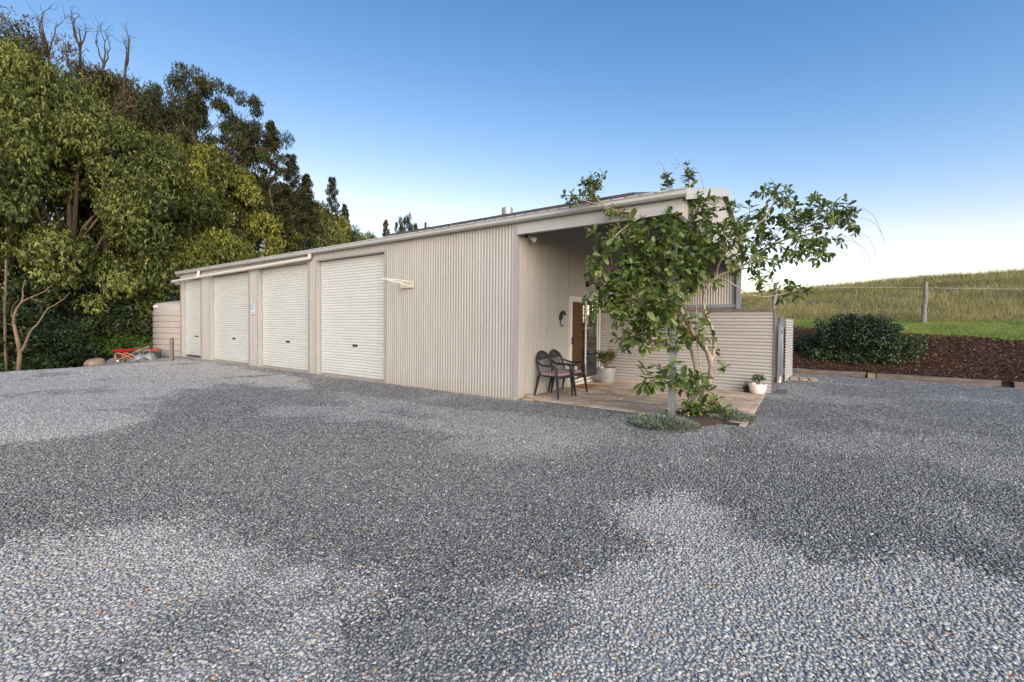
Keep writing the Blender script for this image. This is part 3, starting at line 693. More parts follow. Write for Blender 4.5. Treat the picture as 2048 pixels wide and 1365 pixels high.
b_ = MB(); b_.lathe([(0.001, 0), (0.05, 0.001)], (0, 0, 0), 3); b_ = MB(); b_.add([(-0.05, -0.0285, 0.02), (0.06, -0.0285, 0.02), (0.035, -0.0285, 0.11), (-0.01, -0.0285, 0.12)], [(0, 1, 2, 3)]); b_.box(-0.09, 0.08, -0.0285, -0.026, -0.02, -0.012); b_.build('pale_emblem', M['white'], o)
b_ = MB(); b_.box(-0.10, 0.10, -0.026, -0.022, -0.12, -0.10); b_.build('grey_strip', M['galv'], o)
o = thing('wall_lamp', 'black wall lamp with a bent arm above the sliding door', 'lamp', (0.008, 3.2, 2.53))
b_ = MB(); b_.tube([(0, 0, 0), (0.05, 0, 0)], 0.075, 14); b_.build('wall_plate', M['iron'], o, True)
b_ = MB(); b_.tube([(0.05, 0, 0), (0.16, 0.02, 0.03), (0.26, 0.04, -0.01), (0.30, 0.05, -0.05)], 0.02, 8); b_.build('arm', M['iron'], o, True)
b_ = MB(); b_.lathe([(0.02, 0), (0.05, -0.02), (0.075, -0.10), (0.07, -0.10), (0.03, -0.03)], (0.30, 0.05, -0.04), 14); b_.build('lamp_shade', M['iron'], o, True)
o = thing('security_light', 'small sensor floodlight under the porch header at the shed corner', 'light', (0.012, 0.33, 3.28))
b_ = MB(); b_.box(0, 0.05, -0.05, 0.05, -0.05, 0.07); b_.build('base', M['black'], o, bevel=0.006)
b_ = MB(); b_.tube([(0.05, 0, -0.03), (0.12, 0.0, -0.07)], [0.02, 0.02], 8); b_.tube([(0.10, 0.01, -0.06), (0.20, 0.0, -0.12)], [0.03, 0.055], 12); b_.build('lamp_head', M['white'], o, True)
o = thing('wall_hook', 'dark iron horse head hook on the porch wall above the chairs', 'hook', (0.012, 1.78, 1.66))
b_ = MB()
b_.tube([(0.0, 0, -0.05), (0.03, 0, 0.03), (0.05, 0.0, 0.10), (0.09, 0.0, 0.13)], [0.05, 0.05, 0.04, 0.026], 8)
b_.tube([(0.08, 0, 0.135), (0.125, 0, 0.09), (0.14, 0, 0.045)], [0.032, 0.03, 0.02], 8)
b_.tube([(0.06, 0.0, 0.13), (0.055, 0, 0.185)], [0.015, 0.003], 5); b_.build('horse_head', M['iron'], o, True)
b_ = MB(); b_.tube([(0.015, 0, -0.05), (0.02, 0, -0.15), (0.03, 0, -0.19), (0.06, 0, -0.205), (0.09, 0, -0.185), (0.095, 0, -0.16)], 0.011, 7); b_.build('hook_arm', M['iron'], o, True)

# ------------------------------------------------------------------ porch floor, fence, gate
pv = MB(); rr = random.Random(3)
row = 0; y = 0.24
while y < 4.0:
    x = 0.06 - (0.0 if row % 2 else 0.2)
    while x < 3.93:
        x0 = max(x, 0.05); x1 = min(x+0.386, 3.95)
        if x1-x0 > 0.06:
            e = rr.uniform(-0.004, 0.004); j = rr.uniform(0, 0.006)
            V = [(xx, yy_, zz) for zz, ins in ((-0.02, 0), (0.018+e, 0), (0.024+e, 0.006)) for xx, yy_ in ((x0+ins+j, y+ins), (x1-ins+j, y+ins), (x1-ins+j, y+0.184-ins), (x0+ins+j, y+0.184-ins))]
            F_ = [(0, 1, 5, 4), (1, 2, 6, 5), (2, 3, 7, 6), (3, 0, 4, 7), (4, 5, 9, 8), (5, 6, 10, 9), (6, 7, 11, 10), (7, 4, 8, 11), (8, 9, 10, 11)]
            if not inpoly(np.array([(x0+x1)/2]), np.array([y+0.1]), [(2.55, -1), (3.75, -1), (3.7, 0.75), (3.0, 0.98), (2.6, 0.45)])[0]:
                pv.add(V, F_)
        x += 0.4
    y += 0.1965; row += 1
def paver_mat():
    m = mat('clay_pavers', (0.60, 0.46, 0.335), 0.85, var=0.28, vscale=(2.2, 2.2, 2.2), bump=0.35, bscale=45)
    t = m.node_tree; b = t.nodes['Principled BSDF']
    g_ = t.nodes.new('ShaderNodeNewGeometry'); mx = t.nodes.new('ShaderNodeMix'); mx.data_type = 'RGBA'; mx.blend_type = 'MULTIPLY'
    mx.inputs['Factor'].default_value = 1
    mr = t.nodes.new('ShaderNodeMapRange'); mr.inputs[3].default_value = 0.66; mr.inputs[4].default_value = 1.12
    t.links.new(g_.outputs['Random Per Island'], mr.inputs[0])
    src = b.inputs['Base Color'].links[0].from_socket
    t.links.new(src, mx.inputs['A']); t.links.new(mr.outputs[0], mx.inputs['B']); t.links.new(mx.outputs['Result'], b.inputs['Base Color'])
    return m
kind(pv.build('patio', paver_mat()), 'structure')
sb = MB(); sb.box(0.03, 3.96, 0.2, 4.12, -0.1, 0.010); kind(sb.build('patio_bedding', M['soil']), 'structure')
pb_ = MB(); n = 40
bedp = [(np.array(BED)[i]*(1-t)+np.array(BED)[(i+1) % len(BED)]*t) for i in range(len(BED)) for t in (0, .33, .66)]
c = np.mean(bedp, 0)
pb_.add([(c[0], c[1], 0.075)] + [(c[0]+(p[0]-c[0])*f, c[1]+(p[1]-c[1])*f, z) for f, z in ((0.5, 0.065), (0.85, 0.045), (1.0, 0.0)) for p in bedp],
        [(0, 1+i, 1+(i+1) % len(bedp)) for i in range(len(bedp))] + [(1+r*len(bedp)+i, 1+(r+1)*len(bedp)+i, 1+(r+1)*len(bedp)+(i+1) % len(bedp), 1+r*len(bedp)+(i+1) % len(bedp)) for r in (0, 1) for i in range(len(bedp))])
kind(pb_.build('garden_soil', M['soil'], None, True), 'structure')

fn = thing('corrugated_fence', 'beige corrugated screen fence with horizontal ribs crossing the porch', 'fence', (0, 4.1, 0))
f_ = MB(); f_.corr((0.03, 0, 0.02), Z3, 1.80, X3, 4.03, (0, -1, 0), amp=0.010); f_.build('sheet', M['fence'], fn, True)
f_ = MB(); f_.box(0.03, 4.09, -0.03, 0.05, 1.826, 1.885); f_.build('cap_rail', M['timber'], fn, bevel=0.004)
for x in (0.1, 1.4, 2.75): f_ = MB(); f_.box(x, x+0.07, 0.02, 0.09, -0.1, 1.824); f_.build('fence_post', M['timber'], fn)
f_ = MB(); f_.box(4.062, 4.085, -0.02, 0.075, -0.05, 1.825); f_.build('end_post', M['timber'], fn)
# gate beyond the fence and the wing fence behind it
gt = thing('metal_gate', 'plain grey sheet metal gate hung beside the end of the corrugated screen', 'gate', (4.13, 4.9, 0))
f_ = MB(); f_.corr((0, 0, 0.24), (0, 1, 0), 1.45, Z3, 1.26, (1, 0, 0), pitch=0.2, amp=0.003); f_.build('sheet', M['galv'], gt, True, solid=0.004)
f_ = MB(); f_.box(-0.02, 0.02, 0, 1.45, 1.50, 1.54); f_.box(-0.02, 0.02, 0, 0.03, 0.24, 1.50); f_.box(-0.02, 0.02, 1.42, 1.45, 0.24, 1.50); f_.build('gate_frame', M['galv'], gt)
f_ = MB(); f_.tube([(0.02, 0.10, 1.40), (0.05, 0.10, 1.40), (0.05, 0.10, 1.31)], 0.012, 6); f_.build('latch', M['iron'], gt)
wf = thing('wing_fence', 'short corrugated wing fence seen edge on behind the grey gate', 'fence', (4.17, 6.55, 0))
f_ = MB(); f_.corr((0.03, 0, 0.03), Z3, 1.68, (0.05, 1, 0), 2.2, (1, 0, 0), amp=0.012); f_.build('sheet', M['fence'], wf, True)
f_ = MB(); f_.box(-0.12, -0.01, -0.02, 0.09, 0, 1.76); f_.build('fence_post', M['post'], wf, bevel=0.006)
f_ = MB(); f_.box(-0.22, -0.13, 0.04, 0.06, 0.1, 1.76); f_.build('backing_sheet', M['galv'], wf)
f_ = MB(); f_.lathe([(0.055, -0.05), (0.055, 0.3), (0.02, 0.31)], (-0.10, -0.16, 0), 12); tag(f_.build('pipe_stub', M['cream'], None, True, loc=(4.17, 6.55, 0)), 'short pale pipe standing under the gate corner', 'pipe')

# ------------------------------------------------------------------ timber edging, steps
def sleeper(a, b, label, h=0.16, m='timber', dz=0.0):
    rr_ = random.Random(hash(label) % 1000); a = Vector(a); b = Vector(b); L = (b-a).length
    k = max(2, int(L/0.25)); mb = MB(); rings = []
    for i in range(k+1):
        x = L*i/k; j = lambda: rr_.uniform(-0.008, 0.008)
        rings += [(x, -0.1+j(), -0.03), (x, 0.1+j(), -0.03), (x, 0.1+j(), h-0.012+j()), (x, 0.085+j(), h+j()), (x, -0.085+j(), h+j()), (x, -0.1+j(), h-0.015+j())]
    F_ = [(i*6+q, i*6+(q+1) % 6, (i+1)*6+(q+1) % 6, (i+1)*6+q) for i in range(k) for q in range(6)] + [(5, 4, 3, 2, 1, 0), tuple(range(k*6, k*6+6))]
    mb.add(rings, F_); o = mb.build('timber_sleeper', M[m], None, True)
    o.location = (a.x, a.y, dz); o.rotation_euler.z = math.atan2(b.y-a.y, b.x-a.x)
    return tag(o, label, 'sleeper', 'timber sleepers edging the mulch bank')
sleeper((3.9, 9.45, 0), (6.1, 9.28, 0), 'weathered sleeper beside the brick step, below the dark bush')
sleeper((6.34, 9.26, 0), (8.72, 9.04, 0), 'long grey sleeper edging the bare mulch, middle of the row')
sleeper((8.93, 9.0, 0), (11.4, 8.8, 0), 'sleeper running out of the frame past the broken joint')
sleeper((6.14, 9.22, 0), (6.31, 9.2, 0), 'stub of pale timber wedged between two long sleepers', 0.15, 'plank')
for i, (x, y, lb) in enumerate(((4.38, 7.6, 'brick of the gravel step next to the wing fence'), (4.60, 7.64, 'middle brick of three in the gravel step'), (4.82, 7.68, 'brick of the gravel step farthest from the fence'))):
    s_ = MB(); s_.box(-0.1, 0.1, -0.35, 0.35, -0.05, 0.045)
    o = s_.build('paver_brick', M['brick'], None, bevel=0.012); o.location = (x, y, 0); o.rotation_euler.z = R(2+i*1.5); tag(o, lb, 'brick', 'bricks laid as a step')
s_ = MB(); s_.box(-0.1, 0.1, -0.4, 0.4, -0.05, 0.03); o = s_.build('threshold_block', M['tyre'], None, bevel=0.01); o.location = (4.22, 4.45, 0); tag(o, 'dark grey block lying in gravel at the fence end', 'block')
s_ = MB(); s_.box(-0.11, 0.11, -0.05, 0.05, 0.0, 0.05); o = s_.build('loose_brick', M['rust'], None, bevel=0.008); o.location = (0.2, 0.16, 0.0); o.rotation_euler.z = R(20); tag(o, 'flat brown brick lying at the porch wall near the shed corner', 'brick')
s_ = MB(); s_.box(-0.07, 0.07, -0.045, 0.045, 0.0, 0.075); o = s_.build('loose_brick', M['concrete'], None, bevel=0.008); o.location = (0.13, 0.33, 0.02); tag(o, 'small upright grey brick against the wall behind the flat brick', 'brick')

# ------------------------------------------------------------------ chairs
def make_chair(label, loc, rz):
    t = thing('plastic_chair', label, 'chair', loc, rz, 'plastic armchairs on the porch')
    # faces +x; origin on the floor
    s_ = MB(); V = []; nx, ny = 8, 8
    for i in range(nx+1):
        for j in range(ny+1):
            u = i/nx; v = j/ny*2-1
            x = -0.20+0.44*u; wd = 0.205+0.035*u
            V.append((x, v*wd, 0.41+0.018*v*v+0.02*u-0.015*math.sin(u*3.1)))
    k = len(V); V += [(x, y, z-0.02) for x, y, z in V]
    q = lambda i, j: i*(ny+1)+j
    F_ = [(q(i, j), q(i+1, j), q(i+1, j+1), q(i, j+1)) for i in range(nx) for j in range(ny)]
    F_ += [tuple(k+a for a in reversed(f)) for f in F_]
    ring = [q(i, 0) for i in range(nx)] + [q(nx, j) for j in range(ny)] + [q(i, ny) for i in range(nx, 0, -1)] + [q(0, j) for j in range(ny, 0, -1)]
    F_ += [(ring[i], k+ring[i], k+ring[(i+1) % len(ring)], ring[(i+1) % len(ring)]) for i in range(len(ring))]
    s_.add(V, F_)
    s_.tube([(0.245, -0.24, 0.42), (0.262, -0.12, 0.412), (0.265, 0, 0.41), (0.262, 0.12, 0.412), (0.245, 0.24, 0.42)], 0.024, 8); s_.build('seat', M['chair'], t, True)
    # tall arched back: rim
    def bk(u, v):  # u across -1..1, v up 0..1
        z = 0.42+0.48*v; wd = 0.215*(1.0 if v < 0.45 else math.sqrt(max(0, 1-((v-0.45)/0.55)**2)))
        return Vector((-0.205-0.12*v-0.02*(1-u*u), u*wd, z))
    rim = [bk(-1, v) for v in np.linspace(0, 0.45, 6)]
    for a in np.linspace(math.pi, 0, 15)[1:-1]: rim.append(Vector((-0.205-0.12*(0.45+0.55*math.sin(a))-0.02*(1-math.cos(a)**2), 0.215*math.cos(a), 0.42+0.48*(0.45+0.55*math.sin(a)))))
    rim += [bk(1, v) for v in np.linspace(0.45, 0, 6)]
    s_ = MB(); s_.tube(rim, 0.021, 8); s_.build('back_rim', M['chair'], t, True)
    s_ = MB(); W = lambda v: 0.215*(1.0 if v < 0.45 else math.sqrt(max(0, 1-((v-0.45)/0.55)**2)))
    def bp(y, v): return Vector((-0.205-0.12*v-0.02*(1-(y/0.215)**2), y, 0.42+0.48*v))
    for sgn in (-1, 1):
        for c0 in np.arange(-0.63, 0.64, 0.078):
            pts = [bp(c0+sgn*(v-0.35)*0.30, v) for v in np.linspace(0.05, 0.72, 26) if abs(c0+sgn*(v-0.35)*0.30) < W(v)*0.97]
            if len(pts) > 2: s_.tube(pts, 0.0048, 5)
    s_.tube([bp(y, 0.06) for y in np.linspace(-0.21, 0.21, 7)], 0.012, 6)
    for y in np.linspace(-0.14, 0.14, 9):   # fan at the top of the lattice
        v1 = 0.45+0.55*math.sqrt(max(0.02, 1-(y/0.215)**2))
        s_.tube([bp(y*0.35, 0.66), bp(y*0.8, 0.5*(0.66+v1)), bp(y, v1-0.01)], 0.007, 5)
    s_.build('back_lattice', M['chair'], t, True)
    s_ = MB()
    V = [bp(y, v) for v in (0.70, 0.8, 0.9, 0.96) for y in np.linspace(-1, 1, 7)*W(v)*0.95]
    s_.add(V, [(r*7+i, r*7+i+1, (r+1)*7+i+1, (r+1)*7+i) for r in range(3) for i in range(6)]); s_.build('back_crest', M['chair'], t, True, solid=0.008)
    t.scale = (1.05, 1.14, 1.0)
    for sy in (-1, 1):
        s_ = MB()
        s_.tube([(-0.235, 0.205*sy, 0.70), (-0.19, 0.235*sy, 0.66), (-0.08, 0.262*sy, 0.635), (0.10, 0.27*sy, 0.64), (0.20, 0.268*sy, 0.635), (0.235, 0.262*sy, 0.60), (0.245, 0.255*sy, 0.50), (0.25, 0.25*sy, 0.42)], [0.018, 0.02, 0.024, 0.026, 0.026, 0.026, 0.024, 0.024], 8)
        s_.build('armrest', M['chair'], t, True)
        for (xa, xb, ya) in ((0.245, 0.30, 0.27), (-0.20, -0.29, 0.245)):
            s_ = MB()
            top, bot = Vector((xa, 0.235*sy, 0.42)), Vector((xb, ya*sy, 0.0))
            V = []
            for i in range(6):
                f = i/5; c_ = top.lerp(bot, f); wx = 0.055*(1-f)+0.03*f; wy = 0.04*(1-f)+0.024*f
                V += [(c_.x-wx/2, c_.y-wy*0.5, c_.z), (c_.x+wx/2, c_.y-wy*0.5, c_.z), (c_.x+wx/2, c_.y+wy*0.5, c_.z), (c_.x-wx/2, c_.y+wy*0.5, c_.z)]
            s_.add(V, [(i*4+q_, i*4+(q_+1) % 4, (i+1)*4+(q_+1) % 4, (i+1)*4+q_) for i in range(5) for q_ in range(4)] + [(3, 2, 1, 0), (20, 21, 22, 23)])
            s_.build('leg', M['chair'], t, bevel=0.004)
    return t
def cushion(label, loc, rz):
    s_ = MB(); s_.box(-0.19, 0.235, -0.215, 0.215, 0.432, 0.482); o = s_.build('seat_cushion', M['cushion'], None, True, bevel=0.014)
    o.location = loc; o.rotation_euler.z = rz; return tag(o, label, 'cushion', 'checked seat cushions')
CH = [((0.40, 0.86, 0.024), R(-8)), ((0.40, 1.42, 0.024), R(-4))]
ch0 = make_chair('dark plastic lattice armchair closest to the shed corner', *CH[0])
ch1 = copy_tree(ch0); ch1.location = CH[1][0]; ch1.rotation_euler.z = CH[1][1]; ch1['label'] = 'dark plastic lattice armchair next to the sliding screen door'
cushion('pink checked cushion on the armchair closest to the shed corner', *CH[0])
cushion('pink checked cushion on the armchair next to the sliding door', *CH[1])
s_ = MB(); s_.box(0.13, 0.58, 2.12, 2.82, 0.028, 0.042); tag(s_.build('door_mat', M['coir'], None, bevel=0.004), 'orange brown coir mat on the pavers before the sliding door', 'door mat')

# ------------------------------------------------------------------ things at the far end of the yard
tk = thing('water_tank', 'round ribbed beige plastic water tank beyond the shed end', 'water tank', (-18.62, 1.02, -0.05))
prof = [(1.42, 0)]
for i in range(8):
    z = 0.02+i*0.25; prof += [(1.44, z), (1.47, z+0.03), (1.47, z+0.2), (1.44, z+0.23)]
prof += [(1.43, 2.06), (1.42, 2.26), (1.36, 2.33), (0.5, 2.5), (0.45, 2.5)]
s_ = MB(); s_.lathe(prof, n=64); s_.build('tank_body', M['tank'], tk, True)
s_ = MB(); s_.lathe([(0.45, 2.5), (0.45, 2.56), (0.1, 2.58)], n=32); s_.build('lid', M['tank'], tk, True)
a_ = math.atan2(-6.9-1.02, 4.67+18.62)-1.15
s_ = MB(); s_.tube([(1.40*math.cos(a_), 1.40*math.sin(a_), 2.17), (1.52*math.cos(a_), 1.52*math.sin(a_), 2.17)], 0.06, 12); s_.build('overflow_outlet', M['white'], tk, True)
P = at(344, 716, 16.15)
tp = thing('tap_post', 'short weathered timber post with a tap in front of the tank', 'post', (P[0], P[1], 0), R(-30))
s_ = MB(); s_.box(-0.06, 0.10, -0.05, 0.05, -0.2, 0.87); s_.build('post', M['timber'], tp, bevel=0.01)
s_ = MB(); s_.tube([(-0.09, -0.02, -0.1), (-0.085, -0.03, 0.55), (-0.09, -0.04, 0.58)], 0.022, 8); s_.build('pipe', M['iron'], tp, True)
s_ = MB(); s_.tube([(-0.09, -0.04, 0.56), (-0.09, -0.04, 0.66)], 0.022, 8); s_.tube([(-0.14, -0.05, 0.60), (-0.03, -0.03, 0.60)], 0.014, 6); s_.tube([(-0.09, -0.04, 0.60), (-0.10, -0.11, 0.59), (-0.10, -0.13, 0.54)], 0.014, 6); s_.build('tap', M['galv'], tp, True)

def lower(px, py, d, z0=None):
    P = at(px, py, d); return P
def wheelie_bin(px, py, d, rz, label, tilt=0):
    P = at(px, py, d); z = P[2]-1.02
    t = thing('wheelie_bin', label, 'bin', (P[0], P[1], z), rz, 'green bins with red lids')
    s_ = MB(); V = [(-0.22, -0.2, 0.05), (0.22, -0.2, 0.05), (0.22, 0.22, 0.05), (-0.22, 0.22, 0.05), (-0.29, -0.33, 0.93), (0.29, -0.33, 0.93), (0.29, 0.34, 0.93), (-0.29, 0.34, 0.93)]
    s_.add(V, [(3, 2, 1, 0), (4, 5, 6, 7), (0, 1, 5, 4), (1, 2, 6, 5), (2, 3, 7, 6), (3, 0, 4, 7)]); s_.build('bin_body', M['bin'], t, bevel=0.02)
    s_ = MB(); s_.box(-0.31, 0.31, -0.35, 0.36, 0.90, 0.935); s_.build('rim', M['bin'], t, bevel=0.01)
    s_ = MB(); s_.box(-0.31, 0.31, -0.36, 0.36, 0.938, 0.975); s_.box(-0.22, 0.22, -0.28, 0.28, 0.976, 1.02); s_.build('lid', M['red'], t, bevel=0.015)
    for sx in (-0.27, 0.24):
        s_ = MB(); s_.tube([(sx, 0.3, 0.1), (sx+0.03, 0.3, 0.1)], 0.1, 16); s_.build('wheel', M['black'], t, True)
    return t
wheelie_bin(253, 698, 17.0, R(20), 'dark green bin with a red lid behind the upturned wheelbarrow')
wheelie_bin(304, 698, 17.6, R(70), 'dark green bin with a red lid half hidden behind the tank')
def gas(px, py, d, label, tx):
    P = at(px, py, d)
    t = thing('gas_bottle', label, 'gas bottle', (P[0], P[1], P[2]-0.62), 0, 'grey gas bottles by the tank'); t.rotation_euler = (R(16), R(tx), 0)
    s_ = MB(); s_.lathe([(0.14, 0), (0.19, 0.04), (0.20, 0.15), (0.20, 0.42), (0.185, 0.5), (0.13, 0.57), (0.05, 0.60)], n=28); s_.build('cylinder', M['gas'], t, True)
    s_ = MB(); s_.tube([(0.125*math.cos(a), 0.125*math.sin(a), 0.70) for a in np.linspace(0, 2*math.pi, 25)], 0.014, 7, False)
    for a in (0.4, 2.5, 4.6): s_.tube([(0.12*math.cos(a), 0.12*math.sin(a), 0.54), (0.125*math.cos(a), 0.125*math.sin(a), 0.70)], 0.016, 6)
    s_.build('collar', M['gas'], t, True)
    s_ = MB(); s_.tube([(0, 0, 0.58), (0, 0, 0.68)], 0.03, 8); s_.tube([(-0.05, 0, 0.66), (0.05, 0, 0.66)], 0.015, 6); s_.build('valve', M['iron'], t, True)
gas(289, 706, 16.3, 'scuffed grey gas bottle in front of the planks', -14)
gas(307, 704, 16.5, 'grey gas bottle touching the tank side', -6)
P = at(250, 724, 16.0)
wb = thing('wheelbarrow', 'upturned wheelbarrow with faded red tube handles at the gravel edge', 'wheelbarrow', (P[0], P[1], -0.12), math.atan2(CX[1], CX[0]))
# local x to the right of the view, local y away
for dx, dy in ((-0.33, 0.0), (-0.17, 0.12)):
    s_ = MB(); s_.tube([(dx+0.03, dy-0.02, 0.0), (dx-0.03, dy, 0.30), (dx-0.02, dy+0.01, 0.37), (dx+0.03, dy+0.02, 0.41), (dx+0.10, dy+0.03, 0.40), (dx+0.22, dy+0.1, 0.33), (dx+0.45, dy+0.2, 0.18)], 0.026, 10); s_.build('handle', M['redtube'], wb, True)
s_ = MB(); V = [(-0.1, 0.0, 0.0), (0.75, 0.05, 0.05), (0.75, 0.6, 0.05), (-0.1, 0.5, 0.0), (0.05, 0.1, 0.20), (0.6, 0.12, 0.24), (0.6, 0.5, 0.24), (0.05, 0.42, 0.2)]
s_.add(V, [(3, 2, 1, 0), (4, 5, 6, 7), (0, 1, 5, 4), (1, 2, 6, 5), (2, 3, 7, 6), (3, 0, 4, 7)]); s_.build('tray', M['tyre'], wb, bevel=0.03)
s_ = MB(); s_.lathe([(0.10, -0.045), (0.19, -0.05), (0.215, -0.02), (0.215, 0.02), (0.19, 0.05), (0.10, 0.045)], n=24); o = s_.build('wheel', M['tyre'], wb, True); o.location = (-0.52, 0.1, 0.06); o.rotation_euler = (R(35), R(20), 0)
s_ = MB(); s_.box(-0.28, -0.2, -0.04, -0.03, 0.02, 0.15); s_.build('paper_label', M['white'], wb)
for (a, b, lb) in (((238, 722, 16.0), (299, 694, 16.6), 'long sawn plank leaning over the wheelbarrow tray'), ((252, 720, 16.15), (283, 698, 16.75), 'shorter grey plank propped behind the long sawn plank')):
    s_ = MB(); s_.bar(at(*a), at(*b), 0.03, 0.13, (0.5, -0.7, 0.5)); tag(s_.build('plank', M['plank'] if 'long' in lb else M['timber'], None, bevel=0.004), lb, 'plank', 'planks leaning at the yard edge')

def rock(name, P, r, label, seed, m='rock', sc_=(1, 1, 0.6)):
    bm = bmesh.new(); bmesh.ops.create_icosphere(bm, subdivisions=3, radius=1)
    rr_ = random.Random(seed); ax = [(Vector((rr_.gauss(0, 1), rr_.gauss(0, 1), rr_.gauss(0, 1))).normalized(), rr_.uniform(0.6, 0.92)) for _ in range(9)]
    for v in bm.verts:
        for n_, d_ in ax:
            e = v.co.dot(n_)-d_
            if e > 0: v.co -= n_*e*0.9
        v.co = Vector((v.co.x*r*sc_[0], v.co.y*r*sc_[1], v.co.z*r*sc_[2]))
    me = bpy.data.meshes.new(name); bm.to_mesh(me); bm.free(); me.materials.append(M[m])
    me.polygons.foreach_set('use_smooth', np.ones(len(me.polygons), bool)); me.set_sharp_from_angle(angle=R(30))
    o = link(name, me, None, P); o.rotation_euler.z = seed; return tag(o, label, 'rock')
P = at(193, 728, 15.2); rock('rock', P, 0.36, 'tan boulder at the gravel edge under the trees', 3)
P = at(268, 716.5, 15.9); rock('rock', (P[0], P[1], 0.0), 0.12, 'small brown stone on the gravel edge near the planks', 5)

# ------------------------------------------------------------------ foliage
def unit(a): return a/np.maximum(np.linalg.norm(a, axis=-1, keepdims=True), 1e-9)
def leaf_quads(P, D, N, L, Wd, tint, fold=0.15):
    """small pointed leaves, one folded pair of triangles each"""
    n = len(P); S = unit(np.cross(D, N)); L = np.broadcast_to(L, n)[:, None]; Wd = np.broadcast_to(Wd, n)[:, None]
    V = np.stack([P, P+D*L*0.45+S*Wd/2+N*Wd*fold, P+D*L-N*L*0.12, P+D*L*0.45-S*Wd/2+N*Wd*fold], 1).reshape(-1, 3)
    i = np.arange(n)[:, None]*4
    F = np.concatenate([i+np.array([[0, 1, 2]]), i+np.array([[0, 2, 3]])], 0)
    return V, F, np.repeat(tint, 4)
def big_leaves(P, D, N, L, Wd, tint, curl=0.18):
    """obovate leaf with a midrib fold and a drooping tip"""
    n = len(P); S = unit(np.cross(D, N)); N = unit(np.cross(S, D)); L = L[:, None]; Wd = Wd[:, None]
    c = rng.uniform(0.3, 1.6, (n, 1))*curl
    pt = lambda u, s, h: P + D*L*u + S*Wd*s + N*(h*Wd - c*L*u*u)
    V = np.stack([pt(0, 0, 0), pt(0.35, 0.33, 0.10), pt(0.7, 0.5, 0.13), pt(0.9, 0.3, 0.08), pt(1.0, 0, 0), pt(0.9, -0.3, 0.08), pt(0.7, -0.5, 0.13), pt(0.35, -0.33, 0.10), pt(0.4, 0, 0), pt(0.75, 0, 0)], 1).reshape(-1, 3)
    i = np.arange(n)[:, None]*10
    Q = np.concatenate([i+np.array([q]) for q in ([0, 8, 2, 1], [8, 9, 3, 2], [0, 7, 6, 8], [8, 6, 5, 9])])
    T = np.concatenate([i+np.array([q]) for q in ([9, 4, 3], [9, 5, 4])])
    return V, [Q, T], np.repeat(tint, 10)
def rdir(n, z=0.0):
    v = rng.normal(size=(n, 3)); v[:, 2] += z; return unit(v)

M['leaf_a'] = leaf_mat('leaf_mid_green', [(0.026, 0.042, 0.010), (0.118, 0.160, 0.036), (0.32, 0.335, 0.085)], 0.27)
M['leaf_b'] = leaf_mat('leaf_yellow_green', [(0.040, 0.058, 0.012), (0.165, 0.20, 0.036), (0.43, 0.41, 0.07)], 0.32)
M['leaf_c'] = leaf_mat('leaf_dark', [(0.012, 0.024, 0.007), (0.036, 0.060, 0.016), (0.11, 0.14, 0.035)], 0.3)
M['leaf_f'] = leaf_mat('leaf_dark_olive', [(0.018, 0.025, 0.007), (0.052, 0.064, 0.016), (0.13, 0.13, 0.03)], 0.3)  # dark tones put the backlit look of the spreading tree into the colour
M['leaf_d'] = leaf_mat('leaf_olive_brown', [(0.045, 0.04, 0.016), (0.10, 0.085, 0.034), (0.19, 0.14, 0.06)], 0.3)
M['leaf_e'] = leaf_mat('leaf_fresh', [(0.03, 0.07, 0.012), (0.09, 0.17, 0.03), (0.20, 0.28, 0.05)], 0.4)
M['leaf_vine'] = leaf_mat('leaf_vine', [(0.035, 0.065, 0.016), (0.105, 0.165, 0.038), (0.27, 0.32, 0.085)], 0.34, 0.45, 0.05)
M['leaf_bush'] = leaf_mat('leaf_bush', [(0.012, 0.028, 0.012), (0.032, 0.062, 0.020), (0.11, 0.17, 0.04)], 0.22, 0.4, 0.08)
M['leaf_silver'] = leaf_mat('leaf_silver', [(0.10, 0.13, 0.085), (0.22, 0.26, 0.18), (0.38, 0.42, 0.32)], 0.2, 0.6, 0.05)
M['leaf_pot'] = leaf_mat('leaf_pot_shrub', [(0.05, 0.055, 0.012), (0.13, 0.13, 0.025), (0.26, 0.20, 0.05)], 0.3, 0.4, 0.1)

def clump_leaves(C, r, n, L, W, flat=0.8, out=0.7, droop=0.35, tb=0.5, tv=0.22, shell=0.55, tuft=4):
    """tufts of leaves spread through a lump of crown of radius r round C, denser to its outside"""
    k = max(1, n//tuft)
    d = rdir(k, 0.15); q = r*(shell+(1-shell)*rng.random(k)**0.6)*rng.uniform(0.75, 1.12, k)
    P0 = C + d*q[:, None]*np.array([1, 1, flat])
    P = np.repeat(P0, tuft, 0); dd = np.repeat(d, tuft, 0); m = len(P)
    D = unit(dd*out + rng.normal(size=(m, 3))*0.75 - np.array([0, 0, droop]))
    N = unit(np.array([0, 0, 0.9]) + dd*0.6 + rng.normal(size=(m, 3))*0.5)
    t = np.clip(np.repeat(rng.normal(tb, tv*0.6, k), tuft) + rng.normal(0, tv*0.6, m), 0, 1)
    sz = rng.uniform(0.65, 1.25, m)
    return leaf_quads(P, D, N, L*sz, W*sz, t)
def join(parts):
    Vs, Fs, Ts, off = [], [], [], 0
    for V, F, T in parts:
        Vs.append(V); Ts.append(T)
        Fs.append([f+off for f in (F if isinstance(F, list) else [F])]); off += len(V)
    by = {}
    for fl_ in Fs:
        for f in fl_: by.setdefault(f.shape[1], []).append(f)
    return np.concatenate(Vs), [np.concatenate(v) for v in by.values()], np.concatenate(Ts)
